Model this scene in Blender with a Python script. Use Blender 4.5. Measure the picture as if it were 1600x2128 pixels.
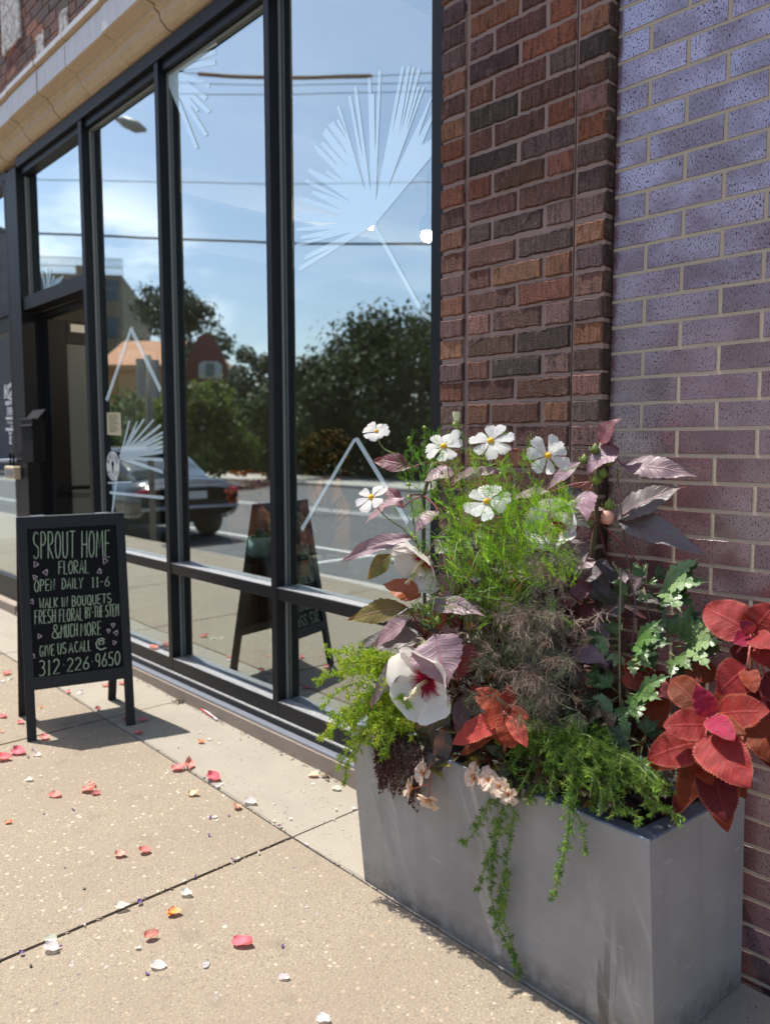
import bpy, math, random
import numpy as np
from mathutils import Vector, Matrix
from mathutils.geometry import tessellate_polygon
R_ = math.radians
random.seed(7)
sc = bpy.context.scene
for _o in list(bpy.data.objects): bpy.data.objects.remove(_o)
col = sc.collection

# ------------------------------------------------------------------ camera
YAW, PITCH, ROLL, FPX = R_(-46.97), R_(-5.014), R_(-0.084), 1619.7
CAM = Vector((1.175, -1.946, 1.335))
_f = Vector((math.sin(YAW)*math.cos(PITCH), math.cos(YAW)*math.cos(PITCH), math.sin(PITCH)))
_r0 = Vector((math.cos(YAW), -math.sin(YAW), 0)); _u0 = _r0.cross(_f)
_r = _r0*math.cos(ROLL)+_u0*math.sin(ROLL); _u = _u0*math.cos(ROLL)-_r0*math.sin(ROLL)
cd = bpy.data.cameras.new('camera'); cam = bpy.data.objects.new('camera', cd); col.objects.link(cam)
cam.matrix_world = Matrix(((_r.x, _u.x, -_f.x, CAM.x), (_r.y, _u.y, -_f.y, CAM.y), (_r.z, _u.z, -_f.z, CAM.z), (0, 0, 0, 1)))
cd.sensor_fit = 'HORIZONTAL'; cd.sensor_width = 36; cd.lens = 36*FPX/1600
cd.clip_start = 0.05; cd.clip_end = 600
cd.dof.use_dof = True; cd.dof.focus_distance = 2.15; cd.dof.aperture_fstop = 3.7
sc.camera = cam
# ------------------------------------------------------------------ world, sun, exposure
SUN = Vector((-0.44, -0.082, 0.98)).normalized()          # towards the sun
EL, AZ = math.asin(SUN.z), math.atan2(SUN.x, SUN.y)
w = bpy.data.worlds.new('World'); sc.world = w; w.use_nodes = True
nt = w.node_tree; nt.nodes.clear()
def wn(t, **k):
    n = nt.nodes.new(t)
    for a, b in k.items(): setattr(n, a, b)
    return n
wo = wn('ShaderNodeOutputWorld'); bg = wn('ShaderNodeBackground'); bg.inputs[1].default_value = 0.135
sky = wn('ShaderNodeTexSky', sky_type='NISHITA', sun_disc=False, sun_elevation=EL, sun_rotation=AZ, dust_density=1.7, air_density=1.0, ozone_density=1.0)
tc = wn('ShaderNodeTexCoord'); sx = wn('ShaderNodeSeparateXYZ'); nt.links.new(tc.outputs['Generated'], sx.inputs[0])
mp = wn('ShaderNodeMapping'); mp.inputs['Scale'].default_value = (1.6, 1.6, 5.5); nt.links.new(tc.outputs['Generated'], mp.inputs[0])
nz = wn('ShaderNodeTexNoise'); nz.inputs['Scale'].default_value = 2.6; nz.inputs['Detail'].default_value = 7; nz.inputs['Roughness'].default_value = .55
nt.links.new(mp.outputs[0], nz.inputs['Vector'])
rp = wn('ShaderNodeValToRGB'); rp.color_ramp.elements[0].position = .5; rp.color_ramp.elements[1].position = .72
nt.links.new(nz.outputs['Fac'], rp.inputs[0])
hr = wn('ShaderNodeValToRGB'); e = hr.color_ramp.elements   # clouds hang low
e[0].position = 0.0; e[0].color = (.40, .40, .40, 1); e[1].position = .55; e[1].color = (.05, .05, .05, 1)
m_ = hr.color_ramp.elements.new(.22); m_.color = (.18, .18, .18, 1); m_ = hr.color_ramp.elements.new(.30); m_.color = (.06, .06, .06, 1)
nt.links.new(sx.outputs['Z'], hr.inputs[0])
mu = wn('ShaderNodeMath', operation='MULTIPLY'); nt.links.new(rp.outputs[0], mu.inputs[0]); nt.links.new(hr.outputs[0], mu.inputs[1])
dp = wn('ShaderNodeVectorMath', operation='DOT_PRODUCT'); nt.links.new(tc.outputs['Generated'], dp.inputs[0]); dp.inputs[1].default_value = Vector((-.905, -.40, .165)).normalized()
cr = wn('ShaderNodeValToRGB'); cr.color_ramp.elements[0].position = .988; cr.color_ramp.elements[1].position = .998; nt.links.new(dp.outputs['Value'], cr.inputs[0])
r2 = wn('ShaderNodeValToRGB'); r2.color_ramp.elements[0].position = .40; r2.color_ramp.elements[1].position = .58; nt.links.new(nz.outputs['Fac'], r2.inputs[0])
m2 = wn('ShaderNodeMath', operation='MULTIPLY'); nt.links.new(cr.outputs[0], m2.inputs[0]); nt.links.new(r2.outputs[0], m2.inputs[1])
mu0 = mu; mu = wn('ShaderNodeMath', operation='MAXIMUM'); nt.links.new(mu0.outputs[0], mu.inputs[0]); nt.links.new(m2.outputs[0], mu.inputs[1])
mx = wn('ShaderNodeMix', data_type='RGBA'); nt.links.new(mu.outputs[0], mx.inputs[0]); nt.links.new(sky.outputs[0], mx.inputs[6]); mx.inputs[7].default_value = (9.5, 9.7, 10.2, 1)
nt.links.new(mx.outputs[2], bg.inputs[0]); nt.links.new(bg.outputs[0], wo.inputs[0])
sl = bpy.data.lights.new('sun', 'SUN'); sl.energy = 4.7; sl.angle = R_(.53); sl.color = (1, .965, .90)
so = bpy.data.objects.new('sun', sl); col.objects.link(so); so.location = (-6, -1, 14)
so.rotation_euler = (-SUN).to_track_quat('-Z', 'Y').to_euler()
sc.view_settings.view_transform = 'Standard'; sc.view_settings.look = 'None'
sc.view_settings.exposure = 0.72; sc.view_settings.gamma = 1; sc.view_settings.use_curve_mapping = False
sc.render.engine = 'CYCLES'; sc.cycles.max_bounces = 9; sc.cycles.transparent_max_bounces = 12; sc.cycles.use_denoising = True

# ------------------------------------------------------------------ geometry helpers
def ray(px, py):
    return (_r*((px-800)/FPX)-_u*((py-1064)/FPX)+_f)
def at(px, py, y):                       # a point of the photograph at depth y
    d = ray(px, py); return CAM+d*((y-CAM.y)/d.y)
def gz(x): return -0.0125*(max(-7, min(3, x))+.6)
def ong(px, py, dz=0.0):
    d = ray(px, py); z = 0
    for i in range(6):
        X = CAM+d*((z+dz-CAM.z)/d.z); z = gz(X.x)
    return X
def refl(px, py, yg=.06):                # what a pixel of the glass mirrors
    G = at(px, py, yg); d = ray(px, py); d = Vector((d.x, -d.y, d.z)); d /= math.hypot(d.x, d.y); return G, d
def rdist(px, py, s): G, d = refl(px, py); return G+d*s
def ry(px, py, y): G, d = refl(px, py); return G+d*((y-G.y)/d.y)
V = Vector
ORG = {}
class MB:
    def __init__(s): s.v = []; s.f = []; s.m = []; s.c = []; s.uv = []
    def face(s, pts, m=0, c=(1, 1, 1), uv=None):
        b = len(s.v); s.v += [tuple(p) for p in pts]; s.f.append(tuple(range(b, b+len(pts)))); s.m.append(m); s.c.append(c); s.uv.append(uv)
    def mesh(s, pts, faces, m=0, c=(1, 1, 1), uvs=None):
        b = len(s.v); s.v += [tuple(p) for p in pts]
        for f in faces:
            s.f.append(tuple(b+i for i in f)); s.m.append(m); s.c.append(c); s.uv.append([uvs[i] for i in f] if uvs else None)
    def box(s, a, b, m=0, c=(1, 1, 1), bev=0, ms=None):
        x0, y0, z0 = a; x1, y1, z1 = b
        if bev <= 0:
            p = [(x0,y0,z0),(x1,y0,z0),(x1,y1,z0),(x0,y1,z0),(x0,y0,z1),(x1,y0,z1),(x1,y1,z1),(x0,y1,z1)]
            s.hexa(p, m, c, ms)
        else:
            t = min(bev, (x1-x0)*.45, (y1-y0)*.45, (z1-z0)*.45)
            X = (x0+t, x1-t); Y = (y0+t, y1-t); Z = (z0+t, z1-t); P = []
            for i in (0, 1):
                for j in (0, 1):
                    for k in (0, 1):
                        P += [((x0, x1)[i], Y[j], Z[k]), (X[i], (y0, y1)[j], Z[k]), (X[i], Y[j], (z0, z1)[k])]
            I = lambda i, j, k, a: (i*4+j*2+k)*3+a
            F = [(I(0,0,0,0),I(0,0,1,0),I(0,1,1,0),I(0,1,0,0)), (I(1,0,0,0),I(1,1,0,0),I(1,1,1,0),I(1,0,1,0)),
                 (I(0,0,0,1),I(1,0,0,1),I(1,0,1,1),I(0,0,1,1)), (I(0,1,0,1),I(0,1,1,1),I(1,1,1,1),I(1,1,0,1)),
                 (I(0,0,0,2),I(0,1,0,2),I(1,1,0,2),I(1,0,0,2)), (I(0,0,1,2),I(1,0,1,2),I(1,1,1,2),I(0,1,1,2))]
            for k in (0, 1):
                for j in (0, 1): F.append((I(0,j,k,1),I(1,j,k,1),I(1,j,k,2),I(0,j,k,2)))
                for i in (0, 1): F.append((I(i,0,k,0),I(i,1,k,0),I(i,1,k,2),I(i,0,k,2)))
            for i in (0, 1):
                for j in (0, 1):
                    F.append((I(i,j,0,0),I(i,j,1,0),I(i,j,1,1),I(i,j,0,1)))
                    for k in (0, 1): F.append((I(i,j,k,0),I(i,j,k,1),I(i,j,k,2)))
            s.mesh(P, F, m, c)
    def hexa(s, p, m=0, c=(1, 1, 1), ms=None):   # bottom 4 ccw, top 4 ccw
        F = [(3,2,1,0),(4,5,6,7),(0,1,5,4),(1,2,6,5),(2,3,7,6),(3,0,4,7)]
        b = len(s.v); s.v += [tuple(q) for q in p]
        for i, f in enumerate(F):
            s.f.append(tuple(b+k for k in f)); s.m.append(ms[i] if ms else m); s.c.append(c); s.uv.append(None)
    def tube(s, pts, r, n=6, m=0, c=(1, 1, 1), cap=True):
        pts = [V(p) for p in pts]; rs = r if isinstance(r, (list, tuple)) else [r]*len(pts); P = []; up = V((.13, .21, 1)).normalized()
        for i, p in enumerate(pts):
            t = (pts[min(i+1, len(pts)-1)]-pts[max(i-1, 0)]).normalized()
            if abs(t.dot(up)) > .97: up = V((1, .1, .1)).normalized()
            a = t.cross(up).normalized(); b = a.cross(t)
            P += [p+(a*math.cos(2*math.pi*k/n)+b*math.sin(2*math.pi*k/n))*rs[i] for k in range(n)]
        F = [(i*n+k, (i+1)*n+k, (i+1)*n+(k+1) % n, i*n+(k+1) % n) for i in range(len(pts)-1) for k in range(n)]
        if cap: F += [tuple(range(n)), tuple((len(pts)-1)*n+k for k in reversed(range(n)))]
        s.mesh(P, F, m, c)
    def lathe(s, o, prof, n=20, m=0, c=(1, 1, 1), ax=None):
        o = V(o); ax = (V(ax).normalized() if ax is not None else V((0, 0, 1)))
        a = ax.orthogonal().normalized(); b = ax.cross(a); P = []
        for r, h in prof: P += [o+ax*h+(a*math.cos(2*math.pi*k/n)+b*math.sin(2*math.pi*k/n))*r for k in range(n)]
        F = [(i*n+k, i*n+(k+1) % n, (i+1)*n+(k+1) % n, (i+1)*n+k) for i in range(len(prof)-1) for k in range(n)]
        if prof[0][0] > 1e-5: F.append(tuple(reversed(range(n))))
        if prof[-1][0] > 1e-5: F.append(tuple((len(prof)-1)*n+k for k in range(n)))
        s.mesh(P, F, m, c)
    def ball(s, o, r, n=8, m=0, c=(1, 1, 1), sq=(1, 1, 1)):
        o = V(o); P = []; k2 = n//2
        for i in range(k2+1):
            th = math.pi*i/k2
            P += [o+V((math.sin(th)*math.cos(2*math.pi*k/n)*sq[0], math.sin(th)*math.sin(2*math.pi*k/n)*sq[1], math.cos(th)*sq[2]))*r for k in range(n)]
        s.mesh(P, [(i*n+k, (i+1)*n+k, (i+1)*n+(k+1) % n, i*n+(k+1) % n) for i in range(k2) for k in range(n)], m, c)
    def slab(s, poly, nrm, th, m=0, c=(1, 1, 1)):     # polygon given thickness along nrm
        poly = [V(p) for p in poly]; q = [p-V(nrm)*th for p in poly]; n = len(poly)
        tr = tessellate_polygon([poly])
        s.mesh(poly+q, [tuple(t) for t in tr]+[tuple(n+i for i in reversed(t)) for t in tr]+[(i, (i+1) % n, n+(i+1) % n, n+i) for i in range(n)], m, c)
    def build(s, name, mats, parent=None, smooth=False, org=None):
        me = bpy.data.meshes.new(name)
        o = V(org) if org is not None else (ORG[parent.name] if parent else V((0, 0, 0)))
        vv = np.array(s.v, dtype=np.float32).reshape(-1, 3)-np.array(o, dtype=np.float32)
        me.from_pydata(vv.tolist(), [], s.f)
        mats = mats if isinstance(mats, (list, tuple)) else [mats]
        for m in mats: me.materials.append(m)
        if len(mats) > 1: me.polygons.foreach_set('material_index', s.m)
        if smooth: me.polygons.foreach_set('use_smooth', [True]*len(s.f))
        if any(c != (1, 1, 1) for c in s.c):
            a = me.color_attributes.new('Col', 'FLOAT_COLOR', 'CORNER'); d = []
            for f, c in zip(s.f, s.c): d += [c[0], c[1], c[2], 1.0]*len(f)
            a.data.foreach_set('color', d)
        if any(u is not None for u in s.uv):
            ul = me.uv_layers.new(name='UVMap'); d = []
            for f, u in zip(s.f, s.uv):
                for i in range(len(f)): d += list(u[i]) if u else [.5, .5]
            ul.data.foreach_set('uv', d)
        me.validate(); me.update()
        ob = bpy.data.objects.new(name, me); col.objects.link(ob)
        if parent: ob.parent = parent; ORG[ob.name] = ORG[parent.name]
        else: ob.location = o; ORG[ob.name] = o
        return ob
def tag(o, label=None, cat=None, group=None, kind=None):
    if label: o['label'] = label
    if cat: o['category'] = cat
    if group: o['group'] = group
    if kind: o['kind'] = kind
    return o
def thing(name, label, cat, loc, group=None):
    o = bpy.data.objects.new(name, None); col.objects.link(o); o.location = loc; o.empty_display_size = .1
    ORG[o.name] = V(loc); return tag(o, label, cat, group)
def rnd(a, b): return random.uniform(a, b)
def jit(c, k=.1, h=.03):
    b = 1+rnd(-k, k); return tuple(max(0, x*b*(1+rnd(-h, h))) for x in c)

# ------------------------------------------------------------------ materials
class NT:
    def __init__(s, name):
        s.mat = bpy.data.materials.new(name); s.mat.use_nodes = True; s.t = s.mat.node_tree
        s.b = s.t.nodes['Principled BSDF']; s.o = s.t.nodes['Material Output']
    def n(s, t, ins=None, **k):
        x = s.t.nodes.new('ShaderNode'+t)
        for a, b in k.items(): setattr(x, a, b)
        for a, b in (ins or {}).items(): s.put(x.inputs[a], b)
        return x
    def put(s, i, v):
        if isinstance(v, bpy.types.NodeSocket): s.t.links.new(v, i)
        elif isinstance(v, bpy.types.Node): s.t.links.new(v.outputs[0], i)
        else: i.default_value = (tuple(v)+(1,)) if (hasattr(v, '__len__') and len(v) == 3 and i.type == 'RGBA') else v
    def pos(s): return s.n('NewGeometry').outputs['Position']
    def scale(s, vec, sc_): return s.n('Mapping', {0: vec, 'Scale': sc_}).outputs[0]
    def noise(s, vec, sc_, det=4, ro=.55, w=0): return s.n('TexNoise', {'Vector': vec, 'Scale': sc_, 'Detail': det, 'Roughness': ro, 'Distortion': w}).outputs['Fac']
    def ramp(s, fac, *els):
        r = s.n('ValToRGB', {0: fac}); e = r.color_ramp.elements
        while len(e) < len(els): e.new(.5)
        for x, (p, c) in zip(e, els): x.position = p; x.color = (c, c, c, 1) if not hasattr(c, '__len__') else tuple(c)+(1,)
        return r.outputs[0]
    def mix(s, f, a, b, bt='MIX'):
        x = s.n('Mix', data_type='RGBA', blend_type=bt); s.put(x.inputs[0], f); s.put(x.inputs[6], a); s.put(x.inputs[7], b); return x.outputs[2]
    def math(s, op, a, b=0.0, c=None):
        x = s.n('Math', operation=op); s.put(x.inputs[0], a); s.put(x.inputs[1], b)
        if c is not None: s.put(x.inputs[2], c)
        return x.outputs[0]
    def col(s): return s.n('VertexColor', layer_name='Col').outputs[0]
    def bump(s, h, st=.3, d=.01): s.put(s.b.inputs['Normal'], s.n('Bump', {'Height': h, 'Strength': st, 'Distance': d}).outputs[0])
    def set(s, **k):
        m = dict(base='Base Color', rough='Roughness', metal='Metallic', spec='Specular IOR Level', ior='IOR', coat='Coat Weight', coatr='Coat Roughness', em='Emission Color', es='Emission Strength', sss='Subsurface Weight', sheen='Sheen Weight')
        for a, b in k.items(): s.put(s.b.inputs[m[a]], b)
        return s
    def translucent(s, color, f):
        t = s.n('BsdfTranslucent', {0: color}); x = s.n('MixShader', {0: f}); s.t.links.new(s.b.outputs[0], x.inputs[1]); s.t.links.new(t.outputs[0], x.inputs[2]); s.t.links.new(x.outputs[0], s.o.inputs[0]); return s
M = {}
def plain(name, c, rough=.6, var=.12, sc_=30, **k):
    t = NT(name); n = t.noise(t.pos(), sc_, 5)
    t.set(base=t.mix(n, tuple(x*(1-var) for x in c), tuple(x*(1+var) for x in c)), rough=rough, **k); M[name] = t.mat; return t.mat

def m_aggregate():
    t = NT('aggregate'); p = t.pos()
    fine = t.n('TexVoronoi', {'Vector': p, 'Scale': 150.0}); vs = t.n('SeparateColor', {0: fine.outputs['Color']})
    pebc = t.ramp(vs.outputs[0], (0, (.12, .09, .065)), (.25, (.235, .18, .13)), (.5, (.315, .255, .18)), (.75, (.37, .315, .235)), (.92, (.18, .13, .10)), (1, (.46, .39, .29)))
    sand = t.mix(t.noise(p, 400, 3), (.175, .14, .098), (.325, .265, .185))
    edge = t.ramp(fine.outputs['Distance'], (.25, 0.0), (.55, 1.0))
    c = t.mix(edge, pebc, sand)
    co = t.n('TexVoronoi', {'Vector': t.scale(p, (1, 1, .6)), 'Scale': 62.0}); cs = t.n('SeparateColor', {0: co.outputs['Color']})
    warp = t.noise(p, 160, 2)
    lim = t.math('ADD', t.math('MULTIPLY', cs.outputs[1], .38), t.math('MULTIPLY', warp, .12))
    chip = t.math('MULTIPLY', t.math('GREATER_THAN', cs.outputs[0], .76), t.math('LESS_THAN', co.outputs['Distance'], lim))
    chc = t.ramp(cs.outputs[2], (0, (.44, .36, .26)), (.5, (.53, .46, .36)), (.78, (.44, .31, .2)), (.9, (.13, .12, .12)), (1, (.5, .46, .4)))
    c = t.mix(chip, c, chc)
    big = t.noise(p, 1.4, 5); c = t.mix(t.ramp(big, (.35, .55), (.65, 0.0)), c, (.23, .175, .13), 'MIX')
    spot = t.ramp(t.noise(p, 7, 5, .65), (.58, 0.0), (.72, .5)); c = t.mix(spot, c, (.16, .12, .09))
    gm = t.n('TexVoronoi', {'Vector': p, 'Scale': 4.2}); gs = t.n('SeparateColor', {0: gm.outputs['Color']}); gum = t.math('MULTIPLY', t.math('GREATER_THAN', gs.outputs[0], .55), t.math('LESS_THAN', t.math('ADD', gm.outputs['Distance'], t.math('MULTIPLY', t.noise(p, 60, 2), .04)), .075)); c = t.mix(t.math('MULTIPLY', gum, .65), c, (.11, .09, .075))
    t.set(base=c, rough=.85); h = t.math('SUBTRACT', t.math('MULTIPLY', chip, .6), fine.outputs['Distance'])
    t.bump(h, .55, .003); M['aggregate'] = t.mat
def m_concrete(name, a, b, dark):
    t = NT(name); p = t.pos(); n = t.noise(p, 5, 8, .65); c = t.mix(n, a, b)
    f = t.noise(p, 260, 3); c = t.mix(t.ramp(f, (.35, .5), (.55, 0.0)), c, dark)
    pt = t.n('TexVoronoi', {'Vector': p, 'Scale': 95.0}); ps = t.n('SeparateColor', {0: pt.outputs['Color']})
    pit = t.math('MULTIPLY', t.math('GREATER_THAN', ps.outputs[0], .93), t.math('LESS_THAN', pt.outputs['Distance'], .3)); c = t.mix(pit, c, tuple(x*.6 for x in dark))
    st = t.ramp(t.noise(t.scale(p, (1, 2.5, 3)), 2.2, 6), (.5, 0.0), (.75, .5)); c = t.mix(st, c, tuple(x*1.25 for x in dark))
    t.set(base=c, rough=.9); t.bump(t.math('ADD', f, t.math('MULTIPLY', pit, -1.5)), .25, .002); M[name] = t.mat
m_aggregate()
m_concrete('walkstrip', (.27, .237, .185), (.345, .305, .245), (.18, .152, .12))
m_concrete('curbstone', (.26, .21, .17), (.36, .29, .23), (.15, .12, .10))
m_concrete('roadfar', (.38, .35, .3), (.5, .46, .4), (.3, .27, .24))
def m_oldbrick():
    t = NT('oldbrick'); p = t.pos(); c = t.col()
    n = t.noise(t.scale(p, (135, 135, 16)), 1.0, 4, .7); n2 = t.noise(p, 190, 5, .75); n3 = t.noise(p, 28, 4)
    h = t.math('ADD', t.math('MULTIPLY', n, .75), t.math('MULTIPLY', n2, .80))
    c2 = t.mix(t.ramp(h, (.62, .85), (.80, 0.0)), c, (.024, .016, .015))
    c2 = t.mix(t.ramp(h, (.86, 0.0), (1.0, .5)), c2, (.34, .24, .21))
    c2 = t.mix(t.ramp(n3, (.58, 0.0), (.78, .55)), c2, (.33, .235, .215))
    t.set(base=c2, rough=.88, spec=.3); t.bump(h, 1.0, .012); M['oldbrick'] = t.mat
def m_mortar(name, a, b):
    t = NT(name); p = t.pos(); n = t.noise(p, 240, 4, .8); l = t.noise(p, 7, 4)
    t.set(base=t.mix(l, t.mix(n, a, b), b), rough=.95, spec=.2); t.bump(n, .6, .004); M[name] = t.mat
def m_newbrick():
    t = NT('newbrick'); p = t.pos(); c = t.col()
    dens = t.math('MULTIPLY', t.math('SUBTRACT', t.noise(p, 9, 3), .5), .16)
    fl = t.ramp(t.math('ADD', t.noise(t.scale(p, (300, 300, 130)), 1.0, 2, .6), dens), (.575, 0.0), (.615, 1.0))
    ln = t.ramp(t.noise(t.scale(p, (210, 210, 7)), 1.0, 2), (.70, 0.0), (.74, 1.0))
    fleck = t.math('MAXIMUM', fl, t.math('MULTIPLY', ln, .8))
    cloud = t.noise(t.n('VectorMath', {0: p, 1: t.n('VectorMath', {0: c, 1: (90, 130, 70)}, operation='MULTIPLY').outputs[0]}, operation='ADD').outputs[0], 6, 4)
    base = t.mix(t.ramp(cloud, (.4, 0.0), (.65, .6)), c, (.11, .06, .062))
    t.set(base=t.mix(fleck, base, (.035, .018, .02)), rough=t.mix(fleck, t.mix(cloud, (.20,)*3, (.34,)*3), (.8,)*3), metal=.0, spec=t.mix(fleck, t.mix(t.ramp(cloud, (.42, 0.0), (.62, 1.0)), (.85,)*3, (.45,)*3), (.12,)*3), ior=2.7)
    t.put(t.b.inputs['Specular Tint'], (.94, .88, 1.0))
    t.bump(t.math('ADD', t.math('MULTIPLY', fleck, -1.0), t.math('MULTIPLY', t.noise(p, 60, 3), .5)), .2, .002); M['newbrick'] = t.mat
plain('brickedge', (.16, .10, .085), .95, .2, 60, spec=.0)
m_oldbrick(); m_mortar('mortar_pink', (.48, .345, .305), (.30, .20, .17)); m_mortar('mortar_cream', (.60, .50, .38), (.46, .37, .28)); m_newbrick()
plain('frame', (.008, .0085, .011), .45, .35, 40, spec=.28)
def m_sunlit_sill():  # top ledges of the dark frame, sun glare put into a pale colour
    t = NT('sunlit_sill'); p = t.pos(); n = t.noise(p, 260, 4, .7); l = t.noise(p, 14, 5)
    t.set(base=t.mix(t.ramp(n, (.4, 0.0), (.62, 1.0)), (.10, .10, .105), (.46, .45, .44)), rough=.45, spec=.5); M['sunlit_sill'] = t.mat
m_sunlit_sill()
plain('alum', (.32, .34, .39), .35, .15, 60, metal=.6)
plain('gasket', (.20, .20, .19), .5)
plain('black', (.005, .005, .006), .75, .3, 30, spec=.2)
plain('blackpaint', (.007, .007, .008), .6, .5, 90)
def m_terra(name, a, b, d):
    t = NT(name); p = t.pos(); n = t.noise(p, 18, 7, .7); s = t.noise(t.scale(p, (70, 70, 3)), 1.0, 4)
    c = t.mix(n, a, b); c = t.mix(t.ramp(s, (.52, 0.0), (.75, .5)), c, d); c = t.mix(t.ramp(t.noise(p, 90, 3), (.62, 0.0), (.72, .5)), c, d)
    t.set(base=c, rough=.55); t.bump(n, .3, .006); M[name] = t.mat
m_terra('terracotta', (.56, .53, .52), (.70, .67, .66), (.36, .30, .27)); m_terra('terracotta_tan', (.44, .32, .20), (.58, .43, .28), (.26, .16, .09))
t = NT('oldstone'); p_ = t.pos(); n_ = t.noise(p_, 22, 6, .7); t.set(base=t.mix(t.ramp(n_, (.4, 0.0), (.6, 1.0)), (.20, .15, .13), (.58, .55, .52)), rough=.8); t.bump(n_, .8, .02); M['oldstone'] = t.mat
def m_glass():
    t = NT('glass'); t.t.nodes.remove(t.b)
    wv = t.n('Bump', {'Height': t.noise(t.pos(), 1.3, 1), 'Strength': .25, 'Distance': .002}); g = t.n('BsdfGlossy', {0: (.87, .985, 1.0), 'Roughness': 0.0, 'Normal': wv.outputs[0]}); tr = t.n('BsdfTransparent', {0: (.95, .98, .97)})
    fr = t.n('Fresnel', {'IOR': 1.52}); f = t.math('MINIMUM', t.math('ADD', fr.outputs[0], .47), 1.0)
    x = t.n('MixShader', {0: f}); t.t.links.new(tr.outputs[0], x.inputs[1]); t.t.links.new(g.outputs[0], x.inputs[2]); t.t.links.new(x.outputs[0], t.o.inputs[0]); M['glass'] = t.mat
    t = NT('glassback'); t.t.nodes.remove(t.b); tr = t.n('BsdfTransparent', {0: (.93, .95, .94)}); t.t.links.new(tr.outputs[0], t.o.inputs[0]); M['glassback'] = t.mat
m_glass()
t = NT('decal'); t.t.nodes.remove(t.b); g_ = t.n('BsdfGlossy', {0: (.87, .985, 1.0), 'Roughness': 0.0}); d_ = t.n('BsdfDiffuse', {0: (.80, .95, .98)}); x_ = t.n('MixShader', {0: .42}); t.t.links.new(d_.outputs[0], x_.inputs[1]); t.t.links.new(g_.outputs[0], x_.inputs[2]); t.t.links.new(x_.outputs[0], t.o.inputs[0]); M['decal'] = t.mat
plain('white', (.78, .78, .76), .6, .04)
plain('paper', (.55, .48, .30), .8, .06)
def m_planter():
    t = NT('planter'); p = t.pos(); n = t.noise(p, 4, 6, .6); s = t.noise(t.scale(p, (16, 16, 1.1)), 1.0, 5, .6); f = t.noise(p, 220, 3)
    c = t.mix(t.ramp(n, (.3, 0.0), (.7, 1.0)), (.215, .208, .204), (.32, .31, .30)); c = t.mix(t.ramp(s, (.5, 0.0), (.78, .5)), c, (.20, .192, .19))
    sp = t.n('SeparateXYZ', {0: p}); edge = t.ramp(t.math('SUBTRACT', .39, t.math('ABSOLUTE', t.math('SUBTRACT', sp.outputs[0], .3))), (.30, 0.0), (.36, 1.0))
    st = t.noise(t.scale(p, (26, 26, 2.4)), 1.0, 3, .5, .4)
    low = t.ramp(sp.outputs[2], (.05, 1.0), (.33, 0.0)); c = t.mix(t.math('MULTIPLY', t.math('MULTIPLY', t.ramp(st, (.54, 0.0), (.58, .8)), low), edge), c, (.085, .082, .08))
    c = t.mix(t.ramp(f, (.6, 0.0), (.75, .25)), c, (.42, .41, .40))
    gr = t.math('MULTIPLY', t.ramp(sp.outputs[2], (.008, 1.0), (.075, 0.0)), t.ramp(t.noise(p, 26, 5, .7), (.36, 0.0), (.6, .85))); c = t.mix(gr, c, (.13, .11, .09))
    sc2 = t.ramp(t.noise(t.scale(p, (9, 9, 40)), 1.0, 3, .7), (.64, 0.0), (.70, .35)); c = t.mix(sc2, c, (.44, .43, .42))
    t.set(base=c, rough=t.mix(n, (.42,)*3, (.55,)*3), metal=.0, spec=.45); t.bump(t.math('ADD', f, t.math('MULTIPLY', n, 3)), .06, .002); M['planter'] = t.mat
m_planter()
plain('planter_rim', (.17, .20, .24), .35, .3, 30, metal=.3)
plain('soil', (.03, .022, .016), .95, .5, 80)
plain('chalkboard', (.004, .0042, .0055), .7, .4, 25, spec=.2)
plain('chalk_green', (.42, .52, .35), .9, .55, 140)
plain('chalk_pink', (.55, .42, .46), .9, .25, 300)
plain('asphalt', (.10, .098, .095), .85, .3, 3)
plain('roadpaint', (.6, .58, .54), .8, .2, 12)
plain('dirt', (.06, .045, .03), .95, .5, 60)

def m_leaf(name, vein, transl, tf, rough=.5, spec=.5, edgec=None, mott=.25, veink=.5, ribs=9.0):
    t = NT(name); c = t.col(); uv = t.n('UVMap').outputs[0]; s = t.n('SeparateXYZ', {0: uv}); u = t.math('ABSOLUTE', t.math('SUBTRACT', t.math('MULTIPLY', s.outputs[0], 2.0), 1.0))
    mid = t.ramp(u, (.03, 1.0), (.09, 0.0))
    sv = t.math('PINGPONG', t.math('SUBTRACT', t.math('MULTIPLY', s.outputs[1], ribs), t.math('MULTIPLY', u, 1.6)), .5)
    side = t.ramp(sv, (.03, .75), (.12, 0.0)); vn = t.math('MAXIMUM', mid, side)
    n = t.noise(t.pos(), 70, 4); b = t.mix(t.math('MULTIPLY', n, mott*2), c, t.mix(.5, c, (.02, .015, .01), 'MIX'))
    b = t.mix(t.math('MULTIPLY', vn, veink), b, vein)
    if edgec: b = t.mix(t.ramp(u, (.90, 0.0), (.99, .7)), b, edgec)
    t.set(base=b, rough=rough, spec=spec); t.bump(t.math('ADD', t.math('MULTIPLY', vn, -1.0), t.math('MULTIPLY', t.noise(t.pos(), 130, 3), .7)), .4, .003)
    tcol = t.mix(.5, c, transl) if transl else c
    t.translucent(tcol, tf); M[name] = t.mat
m_leaf('hibleaf', (.30, .10, .11), (.55, .12, .02), .25, .48, .55)
m_leaf('coleus', (.42, .05, .045), (.70, .10, .01), .22, .62, .22, (.50, .14, .08), .7, .22, 9.0)
m_leaf('greenleaf', (.30, .42, .18), (.30, .45, .03), .28, .36, .7, None, .3, .35, 5.0)
m_leaf('foliage', (.2, .3, .1), None, .35, .6, .2, None, .2, 0.0)
m_leaf('petalpink', (.85, .45, .42), (.95, .35, .3), .25, .55, .3, None, .08, .12, 3.0)
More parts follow.
